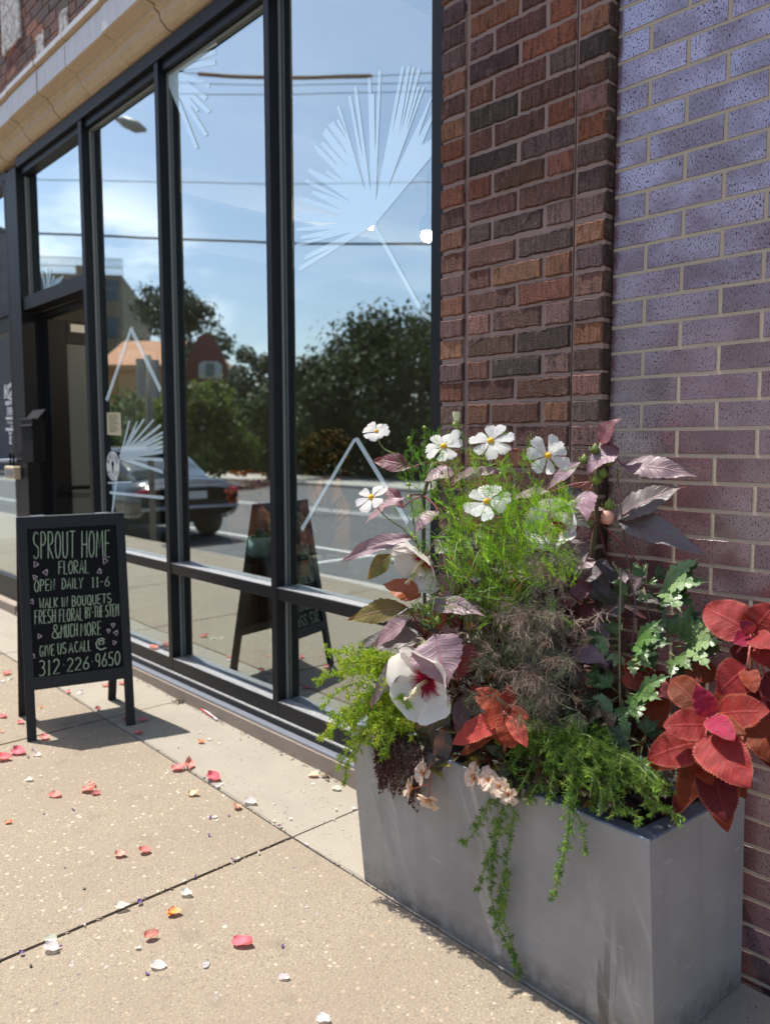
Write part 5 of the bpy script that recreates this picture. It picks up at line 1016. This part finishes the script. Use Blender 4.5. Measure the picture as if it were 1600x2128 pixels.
# buds
for px, py, y, s, fx, fy_, wht in ((948, 882, -.38, 1.5, (1010, 1000), -.3, 1), (902, 1017, -.42, 1.0, (930, 1100), -.32, 1), (849, 1007, -.42, .8, (858, 1090), -.3, 0), (849, 1033, -.42, .7, (862, 1110), -.3, 0), (882, 888, -.38, .7, (880, 1000), -.3, 0), (850, 910, -.38, .6, (860, 1000), -.3, 0), (1040, 985, -.4, .6, (1045, 1090), -.3, 0), (932, 1066, -.45, .6, (945, 1150), -.33, 0), (1030, 1095, -.45, .6, (1030, 1170), -.33, 0), (1000, 1092, -.45, .6, (1000, 1180), -.33, 0), (912, 995, -.4, .6, (940, 1090), -.3, 0)):
    o = at(px, py, y); r = .0075*s
    if wht: 
        for k in range(9): a = k*.7; leaf(st, o+V((0, 0, -.002)), o+V((math.cos(a)*r*.9, math.sin(a)*r*.9, r*3.0)), r*1.2, V((math.cos(a), math.sin(a), .2)), 'petal', (.78, .76, .48), -.3, .1, 5, 3)
        st.ball(o, r*.95, 8, 0, (.30, .36, .08))
    else: st.ball(o, r, 8, 0, jit((.34, .42, .08), .15))
    for k in range(8): a = k*.785; needle(st, o-V((0, 0, r*.6)), V((math.cos(a), math.sin(a), .25)).normalized(), r*2.4, .0022, jit((.14, .26, .04), .2))
    st.tube(bez(o, (o+at(fx[0], fx[1], fy_))/2+V((.01, 0, .01)), at(fx[0], fx[1], fy_), 7), .0014, 4, 0, (.15, .22, .05))
for i in range(470):
    px = random.gauss(1005, 84); py = rnd(935, 1300); y = rnd(-.46, -.16)
    if abs(px-1005) > 175 or (py < 1010 and rnd(0, 1) < .5): continue
    feathery(at(px, py, y), V((rnd(-.7, .7), rnd(-.7, .3), rnd(-.2, 1))).normalized(), rnd(.035, .07), jit(random.choice(LG), .2))
for i in range(300):
    px, py = (rnd(935, 1190), rnd(1045, 1225)); y = rnd(-.46, -.3); feathery(at(px, py, y), V((rnd(-.6, .6), rnd(-.7, .1), rnd(.1, 1))).normalized(), rnd(.03, .06), jit((.27, .48, .03), .2), 11)
for i in range(60): feathery(at(rnd(840, 930), rnd(905, 1000), rnd(-.36, -.26)), V((rnd(-.9, .9), rnd(-.7, .3), rnd(0, 1))).normalized(), rnd(.03, .05), jit(LG[2], .2), 7)
for i in range(110):                                     # long arching grassy threads
    a = at(rnd(880, 1110), rnd(1120, 1260), rnd(-.46, -.30)); d = V((rnd(-1, 1), rnd(-.6, .1), rnd(-.9, .6))).normalized()*rnd(.05, .10); P = bez(a, a+d*.6+V((0, 0, .03)), a+d, 6); st.tube(P, [.0012, .0013, .0012, .0011, .001, .0008, .0004], 3, 0, jit((.18, .27, .06), .25))
for i in range(26): 
    a = at(rnd(930, 1120), rnd(1080, 1180), rnd(-.40, -.26)); q = at(rnd(960, 1080), rnd(1380, 1450), -.26); st.tube(bez(a, (a+q)/2+V((rnd(-.02, .02), 0, 0)), q, 5), .0022, 5, 0, jit((.20, .28, .05), .2))
fo.build('feathery_foliage', M['foliage'], cs); st.build('stems', M['stem'], cs, True)

# ---- bronze fennel
random.seed(23)
fe = thing('bronze_fennel', 'hazy brown grey bronze fennel drooping in the middle of the planter', 'plant', (-.08, -.30, SOIL)); fo = MB(); st = MB()
FC = [(.26, .19, .145), (.18, .165, .11), (.11, .13, .07), (.34, .26, .21), (.15, .165, .10)]
for i in range(210):
    px, py = random.gauss(1105, 66), rnd(1255, 1500)
    if i < 24: px, py = rnd(1120, 1190), rnd(1120, 1260)
    px = max(995, min(1245, px)); y = rnd(-.47, -.28); a = at(px, py, y); c = jit(random.choice(FC[:2]+FC[3:] if py < 1330 else FC), .25)
    for j in range(7):
        d = V((rnd(-1, 1), rnd(-1, .2), rnd(-1, .35))).normalized(); L = rnd(.02, .045); e = a+d*L; needle(fo, a, d, L, .0015, c)
        for k in range(5):
            q = a.lerp(e, rnd(.3, 1)); d2 = (d+rdir()*.9+V((0, 0, -.25))).normalized(); L2 = rnd(.012, .028); needle(fo, q, d2, L2, .0011, jit(c, .3))
            if rnd(0, 1) < .7: q2 = q+d2*L2*.7; needle(fo, q2, (d2+rdir()*.9).normalized(), L2*.6, .001, jit(c, .3))
for i in range(14):
    q = at(rnd(1060, 1180), rnd(1250, 1400), rnd(-.4, -.3)); f_ = at(rnd(1080, 1150), 1560, -.27); st.tube(bez(f_, (q+f_)/2+V((0, 0, .03)), q, 6), .002, 5, 0, jit((.12, .10, .06), .2))
st.tube([at(1145, 1500, -.2), at(1150, 1330, -.26), at(1152, 1180, -.30), at(1140, 1020, -.3)], .0018, 5, 0, (.14, .10, .08))
fo.build('thread_foliage', M['foliage'], fe); st.build('stems', M['stem'], fe, True)

# ---- coleus
random.seed(29)
RED = (.30, .020, .018); PNK = (.34, .026, .028); MAG = (.36, .008, .06); BRN = (.20, .04, .010); DRD = (.12, .006, .014); ORD = (.32, .045, .015)  # BRN is the red leaf with shade and backlight put into its colour
def coleus(label, base, cen, cy, L, pc=1.0):
    t = thing('coleus', label, 'foliage plant', base, 'coleus in the planter'); b = MB(); s = MB(); C0 = at(cen[0], cen[1], cy); s.tube(bez(V(base), V((C0.x, C0.y, base[2]+.05)), C0, 6), .0055, 7, 0, (.30, .12, .06))
    L = L+[((bx, by), (tx+rnd(-30, 30), ty+rnd(-10, 30)), wpx*rnd(.6, .85), y0+.03, y1+.035, random.choice([BRN, DRD, ORD]), .4) for (bx, by), (tx, ty), wpx, y0, y1, c, tilt in L if wpx > 45]
    for (bx, by), (tx, ty), wpx, y0, y1, c, tilt in L:
        a, d = at(bx, by, y0), at(tx, ty, y1); nr = (UPC*tilt+(CAM-a).normalized()*(1.2-tilt*.5)).normalized(); leaf(b, a, d, pln((bx, by), wpx*1.06, y0), nr+V((rnd(-.15, .15), rnd(-.1, .1), 0)), 'coleus', jit(c, .10, .05), rnd(.05, .22), rnd(.03, .10), 42, 10, .05, 17, .03, rnd(-.2, .2), rnd(.0, .14)); s.tube([C0, C0.lerp(a, .5)+V((0, 0, -.004)), a], .0024, 5, 0, (.4, .1, .08))
    b.build('leaf_blades', M['coleus'], t, True); s.build('stem', M['stem'], t, True)
coleus('largest red coleus with a magenta heart at the right front corner of the planter', (.30, -.26, SOIL), (1473, 1490), -.37, [
 ((1448,1462),(1392,1410),62,-.36,-.33,BRN,.4),((1475,1490),(1450,1426),48,-.385,-.40,MAG,.3),((1476,1492),(1522,1532),46,-.39,-.44,MAG,.8),((1472,1508),(1377,1509),66,-.38,-.43,PNK,.8),((1456,1543),(1343,1574),78,-.38,-.44,RED,.8),((1494,1484),(1598,1478),72,-.36,-.36,RED,.7),((1466,1532),(1556,1630),92,-.40,-.46,PNK,.8),
 ((1466,1565),(1410,1678),56,-.35,-.40,BRN,.3),((1478,1588),(1511,1710),80,-.36,-.42,DRD,.3),((1500,1580),(1550,1660),44,-.34,-.37,BRN,.2),((1452,1588),(1480,1632),38,-.37,-.41,ORD,.3),((1434,1580),(1413,1625),32,-.36,-.39,ORD,.3),((1510,1540),(1548,1600),50,-.32,-.34,DRD,.3),((1560,1500),(1625,1590),70,-.25,-.28,BRN,.4)])
coleus('upper red coleus leaning on the brick wall at the right edge', (.34, -.17, SOIL), (1563, 1318), -.20, [
 ((1556,1312),(1460,1262),84,-.19,-.17,(.40,.04,.045),.6),((1562,1316),(1538,1290),30,-.22,-.24,(.25,.015,.06),.3),((1562,1318),(1612,1255),70,-.19,-.17,RED,.5),((1560,1324),(1525,1338),40,-.22,-.26,MAG,.8),((1566,1322),(1600,1345),46,-.22,-.26,PNK,.8),((1570,1335),(1625,1385),60,-.20,-.22,RED,.7),((1552,1388),(1493,1438),74,-.24,-.30,PNK,.9),((1552,1390),(1568,1440),36,-.25,-.29,ORD,.5),((1490,1400),(1422,1394),42,-.2,-.24,BRN,.4),((1590,1400),(1640,1470),60,-.2,-.22,DRD,.3),((1530,1340),(1548,1380),36,-.19,-.2,DRD,.4),((1580,1420),(1590,1500),60,-.2,-.22,DRD,.3)])
coleus('small dark red coleus shaded behind the cut leaved plant', (.14, -.20, SOIL), (1347, 1420), -.25, [
 ((1342,1412),(1304,1366),52,-.25,-.24,(.26,.03,.02),.4),((1340,1420),(1288,1412),36,-.26,-.28,(.34,.05,.03),.6),((1356,1440),(1368,1512),60,-.25,-.29,(.30,.06,.02),.4),((1356,1420),(1385,1398),40,-.25,-.24,DRD,.4),((1350,1425),(1340,1452),28,-.27,-.3,RED,.6),((1360,1425),(1392,1452),40,-.26,-.28,DRD,.4)])
coleus('orange red coleus with toothed leaves in the middle of the planter front', (-.15, -.28, SOIL), (1053, 1484), -.44, [
 ((1046,1478),(988,1432),50,-.44,-.45,(.34,.05,.02),.4),((1048,1492),(938,1546),52,-.45,-.49,(.52,.07,.05),.8),((1056,1490),(1064,1554),54,-.45,-.48,ORD,.6),((1054,1478),(1056,1424),34,-.44,-.43,(.42,.05,.03),.3),((1060,1484),(1098,1490),34,-.44,-.45,ORD,.5),((1062,1492),(1094,1548),34,-.46,-.49,(.58,.09,.06),.9),((1044,1484),(1004,1500),40,-.46,-.48,(.45,.06,.03),.6)])

# ---- cut leaved green perennial with tall flower stalks
random.seed(37)
cl = thing('cut_leaf_perennial', 'green perennial with deeply cut toothed leaves and thin tall flower stalks by the wall', 'plant', (.06, -.19, SOIL)); b = MB(); st = MB()
LOBES = [(0, 0), (.12, .04), (.34, .19), (.37, .16), (.29, .06), (.46, .27), (.51, .21), (.55, .22), (.49, .09), (.66, .21), (.70, .15), (.66, .07), (.80, .13), (.85, .07), (.82, .04), (1, 0)]
def leaflet(a, d, w, nr, c):
    a, d = V(a), V(d); ax = d-a; L = ax.length; ax.normalize(); nr = (V(nr)-ax*V(nr).dot(ax)).normalized(); sd = ax.cross(nr); P = [a+ax*L*i/6+nr*L*.10*math.sin(math.pi*i/6) for i in range(7)]; ph = rnd(-.02, .02)
    up = [a+ax*L*(t+ph*(0 < t < 1))+sd*(h*w*2.4+ph*L*.2)+nr*(L*.10*math.sin(math.pi*t)+abs(h)*L*.25) for t, h in LOBES]; dn = [a+ax*L*(t-ph*(0 < t < 1))-sd*(h*w*2.4)+nr*(L*.10*math.sin(math.pi*t)+abs(h)*L*.25) for t, h in LOBES]
    for side in (up, dn):
        for i in range(len(LOBES)-1):
            t0 = min(6, int(LOBES[i][0]*6)); t1 = min(6, int(LOBES[i+1][0]*6+.5)); tri = [P[t0], side[i], side[i+1], P[max(t0, t1)]]; uvv = [(.5, LOBES[i][0]), (.9, LOBES[i][0]), (.9, LOBES[i+1][0]), (.5, LOBES[i+1][0])]
            if (tri[0]-tri[3]).length < 1e-6: tri = tri[:3]; uvv = uvv[:3]
            b.face(tri, 0, c, uvv)
def cutleaf(bx, by, tx, ty, y0, y1, spread, c, nr=None):
    a, d = at(bx, by, y0), at(tx, ty, y1); ax = d-a; L = ax.length; nr = V(nr) if nr else (UPC*1.2+(CAM-a).normalized()*.7); nr = nr.normalized(); sd = ax.cross(nr).normalized(); k = a+ax*.28; cc = jit(c, .15, .08)
    leaflet(k, d, L*.34*spread, nr, cc); leaflet(k, k+(ax*.55+sd*L*.50*spread), L*.30*spread, nr, jit(cc, .1)); leaflet(k, k+(ax*.55-sd*L*.50*spread), L*.24*spread, nr, jit(cc, .1))
    st.tube([a, k], .0016, 4, 0, (.18, .22, .08))
GRN = (.10, .20, .045); PALE = (.24, .34, .13); DK = (.05, .11, .035)  # PALE is the green leaf with sun glare painted into its colour
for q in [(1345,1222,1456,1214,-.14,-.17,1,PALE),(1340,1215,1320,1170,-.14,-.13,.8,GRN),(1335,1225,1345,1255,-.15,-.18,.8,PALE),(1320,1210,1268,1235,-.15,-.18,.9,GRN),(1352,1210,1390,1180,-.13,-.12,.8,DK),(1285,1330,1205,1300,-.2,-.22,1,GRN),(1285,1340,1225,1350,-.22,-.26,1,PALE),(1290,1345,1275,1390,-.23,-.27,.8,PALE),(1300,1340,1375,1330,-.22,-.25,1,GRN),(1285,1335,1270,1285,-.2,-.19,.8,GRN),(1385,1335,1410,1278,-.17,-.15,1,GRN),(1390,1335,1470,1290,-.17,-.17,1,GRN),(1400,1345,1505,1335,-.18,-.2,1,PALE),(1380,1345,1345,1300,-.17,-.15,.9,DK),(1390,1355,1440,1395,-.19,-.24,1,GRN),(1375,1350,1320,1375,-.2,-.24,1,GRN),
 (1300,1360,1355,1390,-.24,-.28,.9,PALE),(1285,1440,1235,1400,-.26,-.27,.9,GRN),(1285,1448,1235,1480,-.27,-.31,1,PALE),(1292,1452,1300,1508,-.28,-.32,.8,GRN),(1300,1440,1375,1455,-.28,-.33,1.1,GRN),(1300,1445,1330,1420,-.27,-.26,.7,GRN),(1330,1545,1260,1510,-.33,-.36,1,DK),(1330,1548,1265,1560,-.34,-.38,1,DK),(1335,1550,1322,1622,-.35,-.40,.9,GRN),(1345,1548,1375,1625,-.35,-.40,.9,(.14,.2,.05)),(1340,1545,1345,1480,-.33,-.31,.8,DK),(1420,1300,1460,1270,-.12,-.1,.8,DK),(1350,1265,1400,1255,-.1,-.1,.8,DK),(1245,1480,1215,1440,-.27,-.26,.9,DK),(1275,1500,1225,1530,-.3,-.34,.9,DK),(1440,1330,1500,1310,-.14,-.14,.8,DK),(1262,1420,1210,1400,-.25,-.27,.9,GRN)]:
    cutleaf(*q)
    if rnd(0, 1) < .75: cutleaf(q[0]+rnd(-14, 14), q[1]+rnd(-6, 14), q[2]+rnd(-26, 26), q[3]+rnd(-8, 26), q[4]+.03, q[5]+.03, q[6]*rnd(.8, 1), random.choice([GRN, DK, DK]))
for pts, r, c in (([(1290,1500,-.28),(1288,1440,-.28),(1287,1300,-.24),(1290,1200,-.21),(1288,1180,-.21)], .0028, (.26, .22, .11)), ([(1310,1400,-.24),(1320,1250,-.18),(1303,1160,-.15),(1288,1040,-.15),(1282,970,-.15)], .0022, (.16, .08, .08)), ([(1360,1345,-.17),(1345,1262,-.16),(1338,1220,-.15)], .002, (.15, .10, .07)), ([(1342,1215,-.15),(1344,1180,-.15)], .002, (.25, .28, .1))): st.tube([at(*p) for p in pts], r, 6, 0, c)
for x0, y0, x1, y1, yy in ((1284, 972, 1283, 1000, -.15), (1273, 1168, 1288, 1196, -.21), (1344, 1172, 1342, 1198, -.15)):
    for k in range(26): st.ball(at(x0+(x1-x0)*k/25+rnd(-2, 2), y0+(y1-y0)*k/25, yy), .0026, 5, 0, jit((.34, .34, .16), .25))
b.build('leaf_blades', M['greenleaf'], cl); st.build('stems', M['stem'], cl, True)

# ---- asparagus fern
def fern(name, label, base, curves, cols, needL, dens, wn_=.0015, grp='asparagus ferns in the planter'):
    t = thing(name, label, 'fern', base, grp); fo = MB(); st = MB()
    for pts, side, k in curves:
        P = [at(*p) for p in pts]; Q = []
        for i in range(len(P)-1):
            n_ = max(3, int((P[i+1]-P[i]).length/.006))
            for j in range(n_):
                tt = j/n_; p0, p1, p2, p3 = P[max(i-1, 0)], P[i], P[i+1], P[min(i+2, len(P)-1)]; Q.append(.5*((2*p1)+(p2-p0)*tt+(2*p0-5*p1+4*p2-p3)*tt*tt+(3*p1-p0-3*p2+p3)*tt**3))
        Q.append(P[-1]); st.tube(Q, [.0016]*(len(Q)-1)+[.0006], 4, 0, (.20, .26, .06)); N = len(Q)
        for i in range(2, N):
            tt = i/N; c = random.choice(cols); d = (Q[i]-Q[i-1]).normalized()
            for j in range(int(dens)): needle(fo, Q[i], (rdir()+d*.45).normalized(), needL*rnd(.6, 1.2)*(1-.35*tt), wn_, jit(c, .22, .1))
            if rnd(0, 1) < k:
                s = d.cross(rdir()).normalized(); sl_ = side*rnd(.5, 1.1)*(1-.6*tt); e = Q[i]+(s*.8+d*.5+V((0, 0, -.15))).normalized()*sl_; st.tube([Q[i], e], .0009, 3, 0, (.2, .27, .06)); m = max(3, int(sl_/.007))
                for u in range(1, m+1):
                    p = Q[i].lerp(e, u/m)
                    for j in range(int(dens)): needle(fo, p, (rdir()+(e-Q[i]).normalized()*.5).normalized(), needL*rnd(.5, 1.0), wn_, jit(c, .22, .1))
    fo.build('fronds', M['foliage'], t); st.build('stems', M['stem'], t, True)
random.seed(41)
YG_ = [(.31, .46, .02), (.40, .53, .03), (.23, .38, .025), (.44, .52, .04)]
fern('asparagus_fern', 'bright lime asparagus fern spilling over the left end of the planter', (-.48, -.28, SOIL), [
 ([(840,1480,-.32),(780,1410,-.40),(710,1400,-.46),(652,1414,-.50)], .05, .45), ([(840,1460,-.34),(790,1375,-.40),(735,1352,-.45),(682,1352,-.5)], .045, .45), ([(850,1500,-.34),(790,1460,-.42),(730,1480,-.48),(668,1532,-.52)], .055, .5), ([(850,1520,-.36),(790,1500,-.44),(735,1545,-.49),(700,1600,-.50)], .05, .5), ([(845,1500,-.34),(780,1470,-.42),(725,1500,-.46),(690,1480,-.5)], .05, .5),
 ([(850,1500,-.36),(800,1450,-.45),(765,1440,-.5),(720,1448,-.53)], .05, .5), ([(850,1520,-.40),(815,1480,-.47),(790,1500,-.5),(760,1545,-.51)], .05, .55), ([(860,1530,-.40),(830,1490,-.47),(820,1520,-.5),(800,1570,-.5)], .045, .5), ([(850,1440,-.36),(800,1400,-.44),(770,1360,-.46),(745,1340,-.47)], .04, .5), ([(740,1545,-.47),(722,1590,-.49),(716,1630,-.49)], .02, .4), ([(820,1480,-.42),(760,1420,-.46),(700,1440,-.48),(672,1470,-.5)], .04, .45),([(850,1500,-.44),(822,1450,-.5),(800,1430,-.52),(770,1400,-.53)], .045, .5),([(858,1530,-.45),(845,1470,-.51),(830,1450,-.52)], .04, .5)]+[([(rnd(835,870),rnd(1440,1540),rnd(-.44,-.34)),((tx_:=rnd(665,800))*.5+850*.5,(ty_:=rnd(1345,1590))*.5+1450*.5-25,-.46),(tx_,ty_,rnd(-.53,-.48))], .045, .5) for _k in range(26)], YG_, .017, 6, .0019)
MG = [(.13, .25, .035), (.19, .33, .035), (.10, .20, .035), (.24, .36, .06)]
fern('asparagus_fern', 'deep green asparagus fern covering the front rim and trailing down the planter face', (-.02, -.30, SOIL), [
 ([(1130,1520,-.36),(1110,1580,-.42),(1085,1630,-.46),(1060,1665,-.46)], .05, .5), ([(1150,1530,-.36),(1150,1600,-.43),(1140,1660,-.46)], .05, .5), ([(1170,1520,-.36),(1200,1590,-.43),(1200,1650,-.46),(1190,1680,-.46)], .055, .5), ([(1200,1530,-.36),(1250,1590,-.42),(1270,1650,-.45),(1280,1690,-.46)], .05, .5), ([(1210,1540,-.36),(1290,1600,-.40),(1350,1660,-.42),(1420,1700,-.43)], .05, .5), ([(1230,1560,-.36),(1320,1640,-.40),(1370,1680,-.42),(1395,1690,-.43)], .05, .5), ([(1120,1540,-.38),(1180,1560,-.44),(1240,1620,-.46),(1250,1670,-.46)], .06, .5), ([(1100,1540,-.38),(1060,1600,-.44),(1030,1640,-.46)], .045, .5), ([(1180,1480,-.34),(1185,1540,-.42),(1190,1600,-.46),(1185,1640,-.47)], .05, .5), ([(1230,1500,-.34),(1260,1540,-.38),(1310,1600,-.4)], .05, .5), ([(1150,1560,-.40),(1120,1620,-.45),(1100,1660,-.46)], .05, .5), ([(1240,1600,-.4),(1300,1680,-.44),(1330,1700,-.45)], .04, .5),
 ([(1060,1620,-.45),(1045,1680,-.468),(1028,1760,-.462),(1020,1850,-.458),(1036,1930,-.456),(1070,1990,-.455)], .035, .5), ([(1062,1620,-.45),(1066,1700,-.468),(1052,1790,-.462),(1040,1880,-.458),(1062,1960,-.456),(1078,2030,-.455)], .03, .45), ([(1050,1640,-.46),(1010,1680,-.470),(985,1730,-.466),(962,1752,-.464)], .03, .4), ([(1040,1700,-.465),(1015,1780,-.462),(992,1850,-.46)], .03, .45), ([(1050,1800,-.46),(1050,1870,-.458),(1030,1900,-.457)], .028, .5),
 ([(1180,1640,-.46),(1182,1700,-.475),(1175,1760,-.472),(1160,1820,-.468),(1147,1870,-.466)], .022, .5), ([(1195,1680,-.465),(1210,1730,-.475),(1215,1770,-.472)], .02, .4)]+[([(rnd(1060,1260),rnd(1500,1570),rnd(-.40,-.30)),((tx_:=rnd(1040,1385))*.6+1160*.4,(ty_:=1585+max(0,(tx_-1060)*.28)+rnd(-70,45))*.6+1520*.4-22,rnd(-.44,-.38)),(tx_,ty_,-.43-.02*rnd(0,1.5))], .05, .5) for _k in range(34)], MG, .015, 5, .0017)

# ---- trailing dark sedum, begonias
random.seed(47)
t = thing('trailing_sedum', 'tiny leaved dark brown creeper hanging over the planter front at its left end', 'creeper', (-.47, -.40, SOIL)); b = MB(); st = MB()
for i in range(52):
    px = rnd(775, 885); P = [at(px+rnd(-8, 8), rnd(1500, 1540), rnd(-.44, -.40)), at(px, rnd(1550, 1580), rnd(-.475, -.455))]; x2 = px+rnd(-14, 22); y2 = rnd(1590, 1650)+(30 if 830 < px < 870 else 0); P += [at((px+x2)/2, (1570+y2)/2, rnd(-.475, -.455)), at(x2, y2, -.452)]
    st.tube(P, .0012, 4, 0, (.10, .035, .03))
    for k in range(len(P)-1):
        for j in range(11):
            p = P[k].lerp(P[k+1], j/11)+rdir()*.006; dd = rdir(); leaf(b, p, p+dd*rnd(.008, .013), rnd(.006, .009), rdir()+UPC, 'ovate', jit(random.choice([(.075, .04, .03), (.055, .035, .025), (.09, .06, .03), (.04, .02, .02)]), .3), .2, .1, 3, 2)
for x0, y0, x1, y1 in ((830, 1640, 868, 1690), (850, 1640, 858, 1672), (808, 1610, 818, 1660)):
    P = [at(x0, y0, -.455), at((x0+x1)/2, (y0+y1)/2, -.458), at(x1, y1, -.452)]; st.tube(P, .001, 4, 0, (.10, .04, .03))
    for k in range(2):
        for j in range(9): p = P[k].lerp(P[k+1], j/9)+rdir()*.003; leaf(b, p, p+rdir()*.010, .007, UPC+rdir(), 'ovate', (.05, .03, .025), .2, .1, 3, 2)
b.build('tiny_leaves', M['hibleaf'], t); st.build('stems', M['stem'], t)
def begonia(label, base, fl, stems):
    t = thing('begonia', label, 'flowering plant', base, 'peach begonias'); st = MB()
    for px, py, y, R, face, n_ in fl:
        o = at(px, py, y); face = V(face).normalized(); a = face.cross(V((0, .2, 1))).normalized(); u = a.cross(face).normalized(); f = MB()
        for lay in range(3):
            for k in range(n_):
                th = 2*math.pi*k/n_+lay*.5+rnd(-.15, .15); d = a*math.cos(th)+u*math.sin(th); r = R*(1-.24*lay)*rnd(.85, 1.15); leaf(f, o, o+d*r*.9+face*r*(.25+.35*lay), r*.62, face-d*.4, 'petal', jit((.84, .62, .48) if lay == 0 else (.85, .68, .54), .06, .03), .15, .08, 8, 5, 0, 9, .04, rnd(-.3, .3), rnd(-.1, .2))
        ob = f.build('flower', M['begpetal'], t, True); g = MB()
        for k in range(14): g.ball(o+face*R*.22+rdir()*R*.12, R*.06, 5, 0, (.75, .30, .04))
        g.build('stamen', M['painted'], ob, True)
    for p in stems: st.tube([at(*q) for q in p], .0022, 5, 0, (.55, .20, .12))
    for px, py, y, tx, ty in ((fl[0][0]+15, fl[0][1]-20, -.42, fl[0][0]+40, fl[0][1]+15), (fl[0][0]+10, fl[0][1]-25, -.42, fl[0][0]-12, fl[0][1]-40), (fl[0][0]+25, fl[0][1]-15, -.42, fl[0][0]+55, fl[0][1]-12)): lf = MB(); leaf(lf, at(px, py, y), at(tx, ty, -.45), .03, UPC, 'ovate', (.30, .22, .04), .2, .1, 8, 4); lf.build('leaf', M['greenleaf'], t, True)
    st.build('stems', M['stem'], t, True)
begonia('cluster of three peach begonia flowers hanging below the dark creeper', (-.40, -.40, SOIL), [(882, 1606, -.48, .037, (-.3, -.9, .3), 6), (858, 1640, -.48, .036, (-.8, -.5, .1), 6), (890, 1660, -.484, .036, (.2, -.8, -.5), 5)], [[(905, 1570, -.42), (895, 1590, -.46), (882, 1606, -.475)], [(905, 1575, -.42), (890, 1630, -.47), (858, 1640, -.475)], [(895, 1620, -.46), (892, 1645, -.472), (890, 1660, -.475)]])
begonia('row of pale peach begonia flowers on the rim beside the trailing fern', (-.22, -.40, SOIL), [(988, 1615, -.48, .038, (-.3, -.9, .3), 6), (1018, 1622, -.48, .033, (.1, -.9, .35), 6), (1040, 1635, -.48, .031, (.2, -.9, .2), 6), (1058, 1650, -.478, .029, (.2, -.9, .1), 5)], [[(1000, 1560, -.40), (990, 1590, -.45), (988, 1612, -.472)], [(1015, 1570, -.40), (1018, 1600, -.45), (1018, 1620, -.472)], [(1040, 1590, -.41), (1040, 1615, -.45), (1040, 1633, -.47)], [(1050, 1600, -.41), (1055, 1630, -.45), (1058, 1648, -.468)]])
